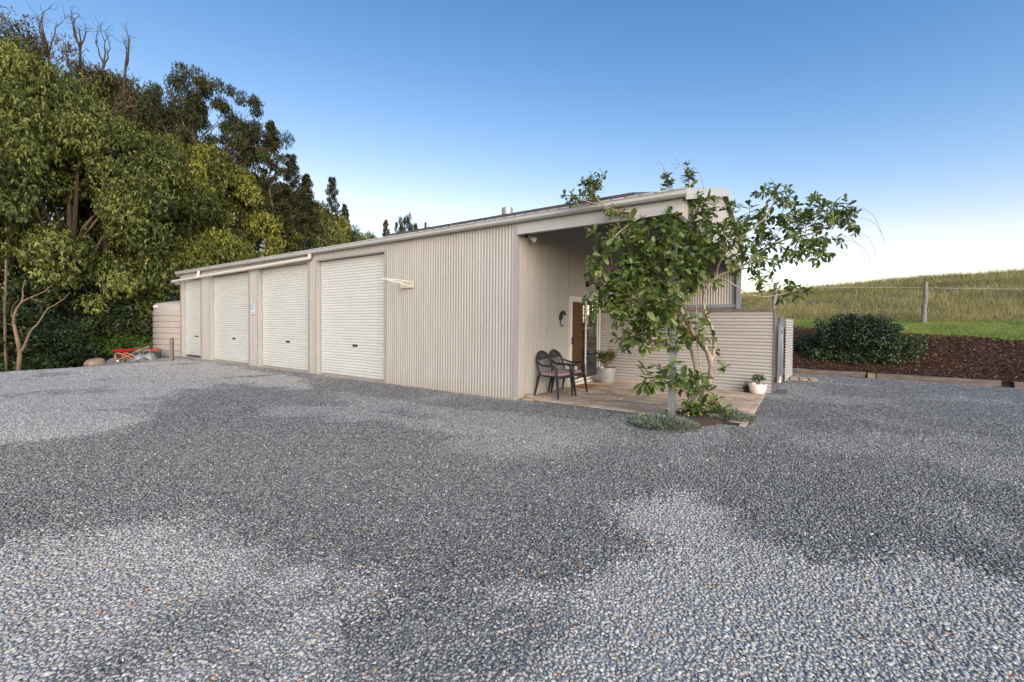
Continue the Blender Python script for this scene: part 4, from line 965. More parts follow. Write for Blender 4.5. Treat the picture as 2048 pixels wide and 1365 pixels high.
def limb(mb, a, b, ra, rb, n=6, sag=0.12, seed=0, k=6):
    a = np.array(a, float); b = np.array(b, float); L = np.linalg.norm(b-a); r_ = np.random.default_rng(seed)
    off = r_.normal(size=3)*L*sag*0.5; off[2] += L*sag*0.5
    pts = []
    for t in np.linspace(0, 1, n): pts.append(a+(b-a)*t + off*math.sin(math.pi*t) + r_.normal(size=3)*L*0.012*(0 < t < 1))
    mb.tube(pts, [ra+(rb-ra)*t for t in np.linspace(0, 1, n)], k)
    return pts

def crown_tree(kind_, seed, H, Rw):
    """meshes (trunk, crown) of one tree, base at the origin"""
    global rng
    keep = rng; rng = np.random.default_rng(seed)
    tb = MB(); parts = []
    if kind_ == 'broad':
        limb(tb, (0, 0, -0.6), (0.2, 0.1, H*0.72), 0.26, 0.07, 9, 0.05, seed, 9)
        cl = []
        for i in range(62):
            h = rng.random()**0.8; z = H*(0.20+0.76*h)
            prof = math.sin(math.pi*min(1, (0.10+0.90*h)**0.75)*0.97)**0.62
            a = rng.uniform(0, 2*math.pi); q = Rw*prof*(0.45+0.55*rng.random()**0.4)
            cl.append((np.array([q*math.cos(a), q*math.sin(a), z]), rng.uniform(0.65, 1.45)*Rw/4.4))
        cl.append((np.array([0.1, 0, H*0.95]), 0.8*Rw/4.4))
        for i, (c, r) in enumerate(cl):
            tb_ = rng.normal(0.47, 0.21) + 0.06*(c[2]/H-0.5)
            parts.append(clump_leaves(c, r, int(820*(r/1.0)**1.8)+150, 0.165, 0.066, 0.58, 0.75, 0.5, tb_, 0.34, 0.42, 6))
            if i % 5 == 0: limb(tb, (0.1, 0.05, max(0.6, c[2]*0.55)), c, 0.085, 0.02, 6, 0.1, seed+i, 5)
    elif kind_ == 'brown':
        limb(tb, (0, 0, -0.6), (0.3, 0, H*0.8), 0.2, 0.05, 9, 0.06, seed, 8)
        for i in range(60):
            h = rng.random(); z = H*(0.35+0.6*h); a = rng.uniform(0, 2*math.pi); q = Rw*math.sqrt(max(0.05, 1-(2*h-0.75)**2))*rng.random()**0.5
            c = np.array([q*math.cos(a), q*math.sin(a), z]); limb(tb, (0.2, 0, z*0.62), c, 0.05, 0.012, 6, 0.14, seed+i, 5)
            parts.append(clump_leaves(c, rng.uniform(0.55, 1.1), 520, 0.15, 0.05, 0.6, 0.5, 0.2, rng.normal(0.45, 0.15), 0.3, 0.1, 4))
    elif kind_ == 'spread':
        fork = np.array([0.1, 0.0, H*0.38]); limb(tb, (0, 0, -0.6), fork, 0.24, 0.15, 7, 0.05, seed, 9)
        for i in range(17):
            a = i*2.4+rng.uniform(-.3, .3); e = rng.uniform(0.15, 1.0); q = Rw*math.sqrt(e)
            tip = np.array([q*math.cos(a), q*math.sin(a), H*(0.98-0.34*e**1.3)+rng.normal(0, 0.25)])
            pts = limb(tb, fork+np.array([0, 0, rng.uniform(0, 0.8)]), tip, 0.085, 0.022, 9, 0.16, seed+i, 6)
            for j in range(7):
                s0 = pts[rng.integers(4, 9)]; t2 = tip + np.array([rng.normal(0, 1.0), rng.normal(0, 1.0), rng.normal(0.1, 0.42)])*Rw/4.5
                limb(tb, s0, t2, 0.022, 0.007, 5, 0.12, seed+i*9+j, 4)
                parts.append(clump_leaves(t2, rng.uniform(0.42, 0.85)*Rw/4.5, 430, 0.17, 0.052, 0.36, 0.6, 0.1, rng.normal(0.35, 0.12), 0.25, 0.15, 4))
    elif kind_ == 'conifer':
        limb(tb, (0, 0, -0.6), (0, 0, H*0.98), 0.16, 0.015, 10, 0.01, seed, 7)
        for i in range(95):
            h = (i+rng.random())/95; z = H*(0.12+0.87*h); q = (Rw*(1-h)**0.8+0.14)*rng.uniform(0.55, 1.1); a = i*2.4
            c = np.array([q*math.cos(a), q*math.sin(a), z+q*0.28]); limb(tb, (0, 0, z-0.1), c, 0.03, 0.008, 5, 0.05, seed+i, 4)
            for f in (0.55, 1.0):
                parts.append(clump_leaves(c*np.array([f, f, 1])-np.array([0, 0, q*0.2*(1-f)]), 0.15+0.17*(1-h), 190, 0.12, 0.032, 1.0, 0.8, -0.55, rng.normal(0.4, 0.15), 0.25, 0.15, 4))
    elif kind_ == 'shrub':
        for i in range(9):
            a = rng.uniform(0, 6.28); q = Rw*rng.random()**0.5*0.8
            limb(tb, (rng.normal(0, .15), rng.normal(0, .15), -0.5), (q*math.cos(a), q*math.sin(a), H*rng.uniform(0.5, 0.9)), 0.03, 0.008, 6, 0.15, seed+i, 5)
        for i in range(46):
            h = rng.random(); a = rng.uniform(0, 6.28); q = Rw*math.sqrt(max(0, 1-(h*0.95)**2))*rng.random()**0.45
            parts.append(clump_leaves(np.array([q*math.cos(a), q*math.sin(a), H*(0.03+0.9*h)]), rng.uniform(0.32, 0.6), 420, 0.115, 0.046, 0.7, 0.7, 0.35, rng.normal(0.42, 0.15), 0.28, 0.25, 4))
    V, F, T = join(parts)
    rng = keep
    H = float(np.percentile(V[:, 2], 99.9)); Rw = float(np.percentile(np.hypot(V[:, 0], V[:, 1]), 98))
    tme = bpy.data.meshes.new('trunk'); tme.from_pydata([tuple(p) for p in tb.v], [], tb.f); tme.update()
    tme.polygons.foreach_set('use_smooth', np.ones(len(tme.polygons), bool))
    return tme, mesh_np('crown', V, F, None, False, {'tint': T}), H, Rw
LIB = {}
def lib(k, v, H, Rw, bark='bark'):
    key = (k, v)
    if key not in LIB:
        LIB[key] = crown_tree(k, 100+v*17+sum(map(ord, k)), H, Rw); LIB[key][0].materials.append(M[bark]); LIB[key][1].materials.append(M['leaf_a'])
    return LIB[key]
def tree(name, cat, kind_, v, px, top, d, leaf, label, group, wid=None, rz=0.0, H0=10, R0=4.4, bark='bark', base=None):
    """put a tree of the kind where its foot stands; scaled to the height its top reaches"""
    tme, cme, H, Rw = lib(kind_, v, H0, R0, bark)
    P = at(px, 700, d); zb = float(terrain(P[0], P[1])) if base is None else base
    zt = at(px, top, d)[2]; s = (zt-zb)/H
    o = thing(name, label, cat, (P[0], P[1], zb-0.05), rz, group)
    sw = s if wid is None else wid/Rw
    o.scale = (sw, sw, s)
    link('trunk', tme, o)
    c = link('crown', cme, o)
    c.material_slots[0].link = 'OBJECT'; c.material_slots[0].material = M[leaf]
    return o
GT = 'trees along the left edge of the yard'
T_ = [ # px, top, d, variant, leaf, wid, rz, label
    (-95, 85, 18.5, 0, 'leaf_a', 4.6, 0.3, 'tall leafy green tree cut by the left border of the picture'),
    (18, 74, 20.5, 1, 'leaf_a', 4.4, 1.9, 'tall dense green tree beneath the dead twigs, next to the border'),
    (140, 180, 21.0, 2, 'leaf_a', 4.3, 4.0, 'billowing dark green tree over the forked bare sapling'),
    (264, 262, 22.5, 0, 'leaf_a', 4.2, 2.6, 'rounded green tree above the red lidded bins'),
    (225, 152, 27.0, 1, 'leaf_a', 4.6, 0.2, 'green tree filling the gap behind the first row, below the brown crown'),
    (350, 275, 25.0, 2, 'leaf_b', 3.9, 1.2, 'yellow green tree standing over the end of the shed and tank'),
    (430, 300, 27.0, 1, 'leaf_b', 4.2, 3.3, 'sunlit yellowish tree below the flat spreading tree'),
    (318, 212, 29.0, 0, 'leaf_a', 4.4, 5.0, 'deep green tree behind the yellow green ones'),
    (505, 370, 30.0, 2, 'leaf_b', 4.0, 5.2, 'olive green rounded tree above the second roller door'),
    (480, 325, 34.0, 1, 'leaf_c', 4.2, 2.2, 'dark tree filling between the spreading tree and the pointed conifer'),
    (575, 375, 33.0, 0, 'leaf_a', 4.2, 0.9, 'green rounded tree above the third roller door'),
    (640, 410, 37.0, 1, 'leaf_b', 4.2, 2.9, 'light green tree above the widest roller door'),
    (695, 452, 42.0, 2, 'leaf_a', 3.6, 4.4, 'low green tree where the tree line meets the roof'),
    (745, 470, 52.0, 0, 'leaf_b', 4.0, 2.0, 'thin yellowish treetop just over the gutter'),
]
for px, top, d, v, lf, wd, rz_, lb in T_: tree('leafy_tree', 'tree', 'broad', v, px, top, d, lf, lb, GT, wd, rz_)
for px, top, d, v, wd, rz_, lb in ((70, 62, 24, 0, 4.2, 0.5, 'olive brown thin crowned tree beside the left border, under dead branches'), (165, 95, 25, 1, 4.0, 2.5, 'brown twiggy tree with dead bare branches sticking out on top'), (240, 150, 26.5, 0, 3.8, 4.4, 'smaller brown thin crowned tree next to the spreading tree')):
    t = tree('sparse_tree', 'tree', 'brown', v, px, top, d, 'leaf_d', lb, GT, wd, rz_, 12, 4.0)
tree('spreading_tree', 'tree', 'spread', 0, 402, 130, 28, 'leaf_f', 'flat topped spreading tree with layered dark foliage and visible limbs', GT, 4.7, 0.8, 11, 4.8)
tree('conifer', 'tree', 'conifer', 0, 543, 248, 29, 'leaf_f', 'tallest dark pointed conifer right of the spreading tree', GT, 2.6, 0.3, 11, 2.2)
tree('conifer', 'tree', 'conifer', 1, 583, 312, 30, 'leaf_f', 'dark conifer with twin points beside the tallest conifer', GT, 2.3, 1.3, 11, 2.2)
tree('conifer', 'tree', 'conifer', 0, 612, 350, 32, 'leaf_f', 'dark blunt conifer lower on the sloping tree line', GT, 2.4, 3.0, 11, 2.2)
tree('conifer', 'tree', 'conifer', 1, 664, 356, 37, 'leaf_f', 'thin open conifer standing alone against the pale sky', GT, 1.9, 4.2, 11, 2.2)
tree('conifer', 'tree', 'conifer', 0, 690, 410, 40, 'leaf_f', 'small open conifer beside the lone thin one', GT, 1.8, 5.2, 11, 2.2)
tree('conifer', 'tree', 'conifer', 1, 771, 441, 60, 'leaf_d', 'small grey green pointed tree behind the shed gutter', GT, 2.0, 2.2, 11, 2.2)
tree('spreading_tree', 'tree', 'spread', 1, 815, 432, 60, 'leaf_f', 'small round headed tree peeping over the solar panels', GT, 2.6, 2.0, 11, 4.8)
tree('conifer', 'tree', 'conifer', 0, 850, 446, 65, 'leaf_f', 'tiny pointed treetop beside the round headed tree over the roof', GT, 1.2, 1.0, 11, 2.2)
# dead leaders above the brown crowns
for i, (base, tips, lb) in enumerate((((95, 100, 24.2), ((70, 35), (62, 18), (85, 25), (105, 12), (130, 38), (48, 42)), 'bare dead branches fanning above the brown crown'),
                        ((160, 85, 25), ((143, 28), (150, 45), (172, 52), (160, 30)), 'pair of dead forked leaders next to the bare fan'),
                        ((208, 120, 25.5), ((200, 58), (212, 62), (196, 52)), 'slim dead leader forked at its tip'),
                        ((252, 122, 26), ((251, 48), (258, 70), (247, 75)), 'single crooked dead leader above the brown tree'))):
    mb = MB(); a = at(*base); foot = a - np.array([0, 0, 9.0])
    limb(mb, foot, a, 0.14, 0.06, 7, 0.02, i, 7)
    for j, (tx, ty) in enumerate(tips):
        b = at(tx, ty, base[2]+random.uniform(-0.8, 0.8)); pts = limb(mb, a-np.array([0, 0, 0.4]), b, 0.05, 0.008, 8, 0.10, i*10+j, 5)
        for k in range(6):
            s0 = pts[random.randint(3, 7)]; limb(mb, s0, s0+np.array([random.gauss(0, .4), random.gauss(0, .4), random.uniform(0.1, 0.7)]), 0.012, 0.004, 4, 0.2, k+j, 4)
    tag(mb.build('dead_tree', M['deadbark'], None, True), lb, 'tree', 'dead leaders above the tree line')
# undergrowth below the crowns
GS = 'shrubs under the trees'
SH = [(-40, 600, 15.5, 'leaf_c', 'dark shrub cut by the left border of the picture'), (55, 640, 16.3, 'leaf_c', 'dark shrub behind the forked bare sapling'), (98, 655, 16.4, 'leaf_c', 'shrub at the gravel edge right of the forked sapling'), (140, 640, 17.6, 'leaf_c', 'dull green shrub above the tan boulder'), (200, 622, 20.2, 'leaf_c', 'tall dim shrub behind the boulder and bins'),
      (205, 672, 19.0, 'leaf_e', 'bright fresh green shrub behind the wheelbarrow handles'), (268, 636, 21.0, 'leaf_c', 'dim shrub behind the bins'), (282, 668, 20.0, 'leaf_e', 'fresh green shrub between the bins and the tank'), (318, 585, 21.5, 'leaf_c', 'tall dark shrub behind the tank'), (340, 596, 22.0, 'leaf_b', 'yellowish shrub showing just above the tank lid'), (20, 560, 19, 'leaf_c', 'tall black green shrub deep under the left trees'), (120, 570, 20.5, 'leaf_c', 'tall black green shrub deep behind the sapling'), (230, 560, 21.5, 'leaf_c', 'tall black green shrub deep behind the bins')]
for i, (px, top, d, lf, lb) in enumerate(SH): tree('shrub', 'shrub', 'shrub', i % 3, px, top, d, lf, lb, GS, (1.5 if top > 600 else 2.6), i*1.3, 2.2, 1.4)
# bare sapling and thin trunk at the edge
def stems(name, label, cat, lists, m, d0, sides=8):
    mb = MB()
    for pts, r0, r1 in lists:
        P = [at(p[0], p[1], (p[2] if len(p) > 2 else d0)) for p in pts]
        mb.tube(P, list(np.linspace(r0, r1, len(P))), sides)
    o = mb.build(name, M[m], None, True); return tag(o, label, cat)
M['tanbark'] = mat('tan_bark', (0.20, 0.145, 0.09), 0.9, var=0.4, vscale=(9, 9, 3), bump=0.4, bscale=25)
stems('bare_sapling', 'forked tan sapling with two bare stems at the gravel edge', 'tree',
      [([(35, 760), (37, 735), (40, 712), (37, 690), (32, 668), (27, 645), (28, 630), (34, 617), (44, 604), (60, 596), (75, 590), (90, 583), (104, 570)], 0.065, 0.012),
       ([(39, 708), (48, 695), (55, 677), (63, 660), (76, 648), (86, 632), (95, 618), (112, 609), (128, 598), (140, 585)], 0.042, 0.01),
       ([(43, 606), (46, 592), (45, 578), (50, 560)], 0.03, 0.012), ([(28, 652), (15, 648), (2, 646)], 0.012, 0.006), ([(60, 596), (74, 602), (95, 606)], 0.012, 0.006), ([(30, 640), (22, 632), (24, 615), (36, 600)], 0.01, 0.005)], 'tanbark', 14.6)
stems('thin_tree', 'thin mottled pale trunk beside the left border', 'tree', [([(12, 760), (12, 725), (10, 690), (10, 660), (9, 620), (11, 585), (12, 520)], 0.04, 0.03)], 'bark', 15.0)
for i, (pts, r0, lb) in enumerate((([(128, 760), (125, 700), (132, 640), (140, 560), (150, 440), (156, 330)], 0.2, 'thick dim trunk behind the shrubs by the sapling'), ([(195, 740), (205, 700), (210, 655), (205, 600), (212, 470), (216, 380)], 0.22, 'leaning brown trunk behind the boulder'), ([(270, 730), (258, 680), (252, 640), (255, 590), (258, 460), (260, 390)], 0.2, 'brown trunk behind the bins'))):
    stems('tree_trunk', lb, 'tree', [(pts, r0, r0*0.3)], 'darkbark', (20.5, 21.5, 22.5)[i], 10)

# ------------------------------------------------------------------ flowering vine on the porch post
DV = 7.05
vine = thing('flowering_vine', 'large leafy vine with twisted pale stems and violet sprigs around the porch post', 'vine', (3.0, 0.6, 0))
vb = []    # main stems: photo pixels, metres ahead, radii
vb.append(([(1398, 832, 7.15), (1400, 802, 7.12), (1416, 772, 7.1), (1424, 738, 7.05), (1417, 706, 7.0), (1398, 682, 6.98), (1380, 656, 6.95), (1366, 630, 6.95), (1352, 596, 6.95), (1345, 550, 6.95), (1340, 490, 6.95), (1342, 440, 7.0)], 0.055, 0.02))
vb.append(([(1422, 735, 7.05), (1427, 708, 7.1), (1429, 682, 7.12), (1424, 655, 7.12), (1411, 628, 7.1), (1406, 605, 7.08), (1409, 584, 7.05), (1420, 566, 7.05), (1440, 549, 7.05), (1470, 540, 7.1), (1500, 524, 7.1), (1530, 500, 7.15), (1570, 478, 7.1), (1620, 470, 7.0), (1660, 452, 6.95), (1705, 432, 6.9)], 0.028, 0.010))
vb.append(([(1396, 790, 7.2), (1393, 742, 7.2), (1388, 718, 7.2), (1379, 690, 7.15), (1367, 664, 7.1), (1352, 645, 7.05), (1330, 632, 7.0), (1300, 615, 6.9), (1265, 600, 6.85), (1235, 590, 6.8)], 0.038, 0.012))
vb.append(([(1409, 795, 7.0), (1403, 750, 6.98), (1396, 702, 6.96), (1391, 660, 6.95), (1393, 610, 6.95)], 0.014, 0.008))
vb.append(([(1409, 584, 7.05), (1400, 566, 7.05), (1392, 530, 7.05), (1388, 480, 7.05), (1385, 420, 7.05), (1379, 380, 7.05), (1374, 334, 7.05)], 0.024, 0.009))
vb.append(([(1432, 556, 7.05), (1436, 532, 7.0), (1448, 508, 6.95), (1470, 485, 6.9), (1495, 465, 6.9), (1528, 440, 6.9), (1548, 405, 6.9), (1560, 382, 6.9)], 0.020, 0.006))
vb.append(([(1434, 558, 7.05), (1452, 560, 7.0), (1474, 574, 6.95), (1498, 591, 6.9), (1530, 595, 6.88), (1568, 588, 6.85), (1595, 580, 6.85)], 0.013, 0.006))
vb.append(([(1342, 440, 7.0), (1335, 426, 6.95), (1318, 423, 6.9), (1290, 429, 6.85), (1262, 446, 6.8), (1236, 466, 6.78), (1216, 490, 6.75), (1204, 515, 6.75)], 0.016, 0.007))
vb.append(([(1345, 450, 6.95), (1342, 400, 6.9), (1336, 370, 6.9), (1327, 336, 6.9)], 0.014, 0.008))
vb.append(([(1318, 423, 6.9), (1280, 425, 6.95), (1240, 424, 7.0), (1205, 412, 7.05), (1185, 385, 7.1), (1178, 352, 7.1)], 0.014, 0.008))
vb.append(([(1205, 412, 7.05), (1170, 402, 7.05), (1135, 398, 7.05)], 0.008, 0.005))
vb.append(([(1352, 596, 6.95), (1320, 560, 6.8), (1285, 535, 6.7), (1255, 520, 6.65)], 0.02, 0.008))
vb.append(([(1367, 664, 7.1), (1330, 668, 6.9), (1300, 672, 6.8), (1285, 685, 6.75)], 0.012, 0.005))
vb.append(([(1400, 815, 7.1), (1380, 790, 6.9), (1350, 770, 6.75), (1310, 758, 6.65), (1285, 760, 6.6)], 0.012, 0.005))
vb.append(([(1418, 772, 7.1), (1440, 745, 7.0), (1452, 736, 6.95)], 0.006, 0.003))
vb.append(([(1398, 832, 7.1), (1385, 815, 6.9), (1378, 795, 6.85), (1372, 770, 6.85)], 0.010, 0.004))
mb = MB(); nodes = []
base = np.array([3.0, 0.6, 0.0])
for pts, r0, r1 in vb:
    P = np.array([at(*p) for p in pts]); t = np.linspace(0, len(P)-1, len(P)*4)
    Q = np.stack([np.interp(t, range(len(P)), P[:, k]) for k in range(3)], 1)
    for _ in range(2): Q[1:-1] = (Q[:-2]+2*Q[1:-1]+Q[2:])/4
    mb.tube(Q-base, [(r0+(r1-r0)*(i/len(Q)))*(1+0.10*math.sin(i*1.7)) for i in range(len(Q))], 9)
    nodes += list(Q)
mb.build('stem', M['palebark'], vine, True)
BL = [ # px, py, rx, ry, metres ahead, spread, twigs, leaf length
    (1262, 545, 60, 50, 6.75, .35, 30, .20), (1300, 500, 70, 55, 6.8, .4, 34, .20), (1335, 575, 60, 60, 6.75, .35, 30, .20), (1228, 605, 48, 34, 6.75, .25, 20, .19), (1285, 632, 50, 40, 6.75, .3, 26, .20), (1332, 640, 42, 45, 6.75, .25, 18, .20),
    (1208, 488, 28, 32, 6.75, .15, 12, .15), (1178, 528, 14, 16, 6.75, .1, 4, .15), (1380, 470, 55, 55, 6.9, .4, 30, .19), (1345, 432, 42, 32, 6.9, .3, 11, .18), (1395, 545, 34, 50, 6.9, .3, 20, .20), (1268, 470, 46, 30, 6.8, .25, 12, .19),
    (1435, 470, 50, 45, 6.95, .35, 24, .17), (1488, 480, 48, 42, 6.95, .35, 22, .16), (1535, 455, 52, 42, 6.95, .35, 24, .15), (1552, 398, 40, 26, 6.9, .2, 16, .14), (1600, 440, 55, 35, 6.95, .3, 26, .14), (1652, 440, 52, 42, 6.95, .3, 28, .14), (1690, 425, 35, 22, 6.9, .2, 12, .13),
    (1565, 500, 45, 30, 7.0, .3, 16, .15), (1500, 530, 45, 26, 7.0, .3, 12, .15), (1625, 490, 30, 24, 6.95, .2, 10, .15), (1580, 582, 36, 18, 6.86, .1, 10, .16), (1648, 500, 18, 25, 6.95, .15, 6, .15), (1520, 555, 36, 14, 6.95, .2, 6, .14),
    (1183, 372, 22, 26, 7.1, .12, 18, .12), (1150, 396, 24, 12, 7.08, .1, 9, .12), (1235, 424, 30, 9, 7.0, .08, 7, .13), (1376, 356, 9, 26, 7.05, .05, 12, .12), (1332, 358, 9, 22, 6.9, .05, 9, .11), (1382, 400, 14, 20, 7.0, .1, 8, .14), (1342, 398, 14, 20, 6.9, .1, 7, .14), (1300, 455, 45, 25, 6.85, .2, 6, .17), (1240, 560, 50, 40, 6.8, .3, 18, .19), (1344, 520, 24, 66, 6.55, .1, 17, .18), (1340, 440, 24, 30, 6.55, .08, 8, .17), (1335, 610, 26, 34, 6.52, .08, 10, .19), (1445, 415, 30, 18, 6.95, .15, 7, .14), (1400, 410, 25, 20, 6.95, .15, 7, .16),
    (1283, 684, 34, 26, 6.75, .15, 12, .18), (1345, 690, 22, 22, 6.75, .1, 5, .18), (1385, 670, 22, 36, 6.95, .15, 12, .19), (1420, 690, 14, 14, 7.05, .1, 3, .15),
    (1302, 758, 32, 22, 6.65, .15, 9, .25), (1352, 742, 26, 22, 6.75, .2, 6, .22), (1392, 765, 34, 30, 6.85, .2, 10, .22), (1392, 805, 20, 28, 6.8, .15, 9, .19), (1415, 810, 30, 22, 6.9, .2, 11, .18), (1440, 825, 24, 14, 6.9, .15, 6, .15), (1450, 738, 10, 6, 6.95, .05, 2, .15)]
tips = []
tw = MB(); LP, LD, LN, LL, LT = [], [], [], [], []
cand = []
for (px, py, rx, ry, d, sp, n, L) in BL:
    for _ in range(int(n*(1.6 if n >= 18 else 1.3))):
        g = rng.normal(size=3)*np.array([0.55, 0.55, 0.6]); g = np.clip(g, -1.15, 1.15)
        cand.append((at(px+rx*g[0], py+ry*g[1], d+sp*g[2]), L))
nodes = np.array(nodes)
dist = [np.min(np.linalg.norm(nodes-c[0], axis=1)) for c in cand]
for i in np.argsort(dist):
    tip, L = cand[i]; dd = np.linalg.norm(nodes-tip-np.array([0, 0, -0.05]), axis=1); j = np.argmin(dd); a = nodes[j]; ln = np.linalg.norm(tip-a)
    if ln < 0.03: a = a - np.array([0, 0, 0.05]); ln = 0.06
    up = np.array([0, 0, 1.0]); m = (a+tip)/2 + up*0.12*ln + rng.normal(size=3)*0.06*ln
    t = np.linspace(0, 1, 7)[:, None]; Q = a*(1-t)**2 + 2*m*t*(1-t) + tip*t*t
    tw.tube(Q-base, list(np.linspace(0.006, 0.0028, 7)), 5)
    nodes = np.concatenate([nodes, Q[3:]]); tips.append((tip, Q[-1]-Q[-2]))
    step = 0.33*L; k = int(min(ln, 0.55)/step)+1
    tc = np.clip(rng.normal(0.5, 0.17), 0, 1)
    for q in range(k+1):
        f = 1 - q*step/max(ln, 0.1)
        if f < 0.12: break
        p = a*(1-f)**2 + 2*m*f*(1-f) + tip*f*f
        tg = unit(2*(m-a)*(1-f)+2*(tip-m)*f); s = unit(np.cross(tg, up+rng.normal(size=3)*0.2)); b2 = np.cross(s, tg)
        ang = (q % 2)*1.5 + rng.uniform(-.4, .4)
        for sgn in ((1, -1) if q else (1, -1, 0.4, -0.4)):
            side = (s*math.cos(ang)+b2*math.sin(ang))*sgn
            D = unit(side + tg*rng.uniform(0.35, 0.9) + np.array([0, 0, -0.25]) + rng.normal(size=3)*0.15)
            LP.append(p); LD.append(D); LN.append(unit(up*0.8 + tg*0.5 + rng.normal(size=3)*0.35)); LL.append(L*rng.uniform(0.5, 1.1)*(0.75 if q == 0 else 1)); LT.append(np.clip(tc+rng.normal(0, 0.15)+(0.15 if q == 0 else 0), 0, 1))
tw.build('twig', mat('vine_twig', (0.12, 0.10, 0.05), 0.85), vine, True)['kind'] = 'stuff'
LL = np.array(LL)
V, F, T = big_leaves(np.array(LP)-base, np.array(LD), np.array(LN), LL, LL*rng.uniform(0.40, 0.52, len(LL)), np.array(LT))
lo = link('foliage', mesh_np('foliage', V, F, M['leaf_vine'], True, {'tint': T}), vine); lo['kind'] = 'stuff'
print('vine leaves', len(LL))
# dry hanging flower spikes and violet sprigs
sp = MB(); pick = rng.permutation(len(tips))
for i in pick[:70]:
    p, dr = tips[i]; p = p-base; L = rng.uniform(0.18, 0.36); h = unit(np.array([dr[0], dr[1], 0])+rng.normal(size=3)*np.array([.3, .3, 0]))
    t = np.linspace(0, 1, 9)[:, None]; Q = p + h*L*0.35*np.sin(t*1.5) + np.array([0, 0, 1])*L*(0.18*np.sin(t*2.2)-0.85*t**1.6)
    sp.tube(Q, [0.0032]*8+[0.0015], 4)
    for k in range(2, 9): sp.bar(Q[k], Q[k]+rng.normal(size=3)*0.012, 0.003, 0.003)
for (px, py) in ((1745, 425), (1752, 445), (1735, 470), (1725, 490), (1712, 480), (1700, 510)):
    p = at(px-40, py-8, 6.9)-base; e = at(px+18, py+45, 6.9)-base; m = at(px+5, py-14, 6.9)-base
    t = np.linspace(0, 1, 10)[:, None]; sp.tube(p*(1-t)**2+2*m*t*(1-t)+e*t*t, [0.003]*10, 4)
for (px, py, qx, qy) in ((1378, 338, 1408, 385), (1330, 338, 1312, 330), (1350, 336, 1372, 345)):
    p = at(px, py, 7.0)-base; e = at(qx, qy, 7.0)-base; m = at((px+qx)/2+(6 if qx > px else -4), min(py, qy)-14, 7.0)-base
    t = np.linspace(0, 1, 10)[:, None]; sp.tube(p*(1-t)**2+2*m*t*(1-t)+e*t*t, [0.003]*10, 4)
so_ = sp.build('flower_spike', M['raceme'], vine); so_['kind'] = 'stuff'
for (px, py, n, r) in ((1668, 490, 34, 14), (1552, 374, 22, 14), (1435, 408, 16, 9), (1432, 422, 10, 8), (1198, 385, 26, 14), (1350, 328, 10, 9), (1164, 382, 8, 6)):
    fb = MB(); c = at(px, py, 6.85)-base
    for _ in range(n):
        p = c + rng.normal(size=3)*r/FPX*6.85*0.6
        for k in range(5):
            a = k*1.2566; D = unit(np.array([math.cos(a), math.sin(a), 0.3])+rng.normal(size=3)*0.2)*0.016; S = unit(np.cross(D, [0, 0, 1]))*0.004
            fb.add([p, p+D*0.6+S, p+D, p+D*0.6-S], [(0, 1, 2, 3)])
    fo = fb.build('flower_sprig', M['purple'], vine); fo['kind'] = 'stuff'

# silver leaved daisies at the foot of the post
def daisy(label, c, r, n, flowers):
    t = thing('daisy_clump', label, 'daisies', (c[0], c[1], 0.02))
    a = rng.uniform(0, 6.283, n); q = r*np.sqrt(rng.random(n)); P = np.stack([q*np.cos(a)*1.25, q*np.sin(a), 0.02+0.09*(1-(q/r)**2)*rng.random(n)], 1)
    D = unit(np.stack([np.cos(a)*q/r*1.1, np.sin(a)*q/r*1.1, rng.uniform(0.35, 1.0, n)], 1)+rng.normal(size=(n, 3))*0.35)
    V, F, T = leaf_quads(P, D, rdir(n, 1.2), rng.uniform(0.06, 0.13, n), 0.011, np.clip(rng.normal(0.5, 0.25, n), 0, 1), 0.1)
    o = link('foliage', mesh_np('foliage', V, F, M['leaf_silver'], False, {'tint': T}), t)
    for (px, py, z) in flowers:
        f = MB(); p = np.array([px, py, z])
        f.tube([(px, py, 0.05), (px, py, z)], 0.002, 4)
        so2 = f.build('stalk', M['leaf_silver'], t)
        f = MB()
        for k in range(12):
            a_ = k*0.5236; Dd = np.array([math.cos(a_), math.sin(a_), 0.15])*0.021; S = np.array([-math.sin(a_), math.cos(a_), 0])*0.006
            f.add([p, p+Dd*0.6+S, p+Dd, p+Dd*0.6-S], [(0, 1, 2, 3)])
        fo = f.build('flower', M['petal'], t)
        f = MB(); f.lathe([(0.011, -0.002), (0.009, 0.006), (0.003, 0.010)], p, 10); f.build('flower_centre', M['yellow'], fo, True)
daisy('broad clump of silver grey daisies spilling onto gravel before the post', (2.95, -0.47), 0.36, 1700, [(0.30, 0.22, 0.19), (0.18, 0.26, 0.2), (0.02, 0.20, 0.22), (-0.28, -0.18, 0.16), (-0.26, -0.12, 0.17), (0.32, 0.14, 0.17)])
daisy('smaller clump of silver grey daisies at the corner of the pavers', (3.68, 0.62), 0.27, 900, [(0.12, 0.0, 0.17), (-0.02, 0.12, 0.2)])
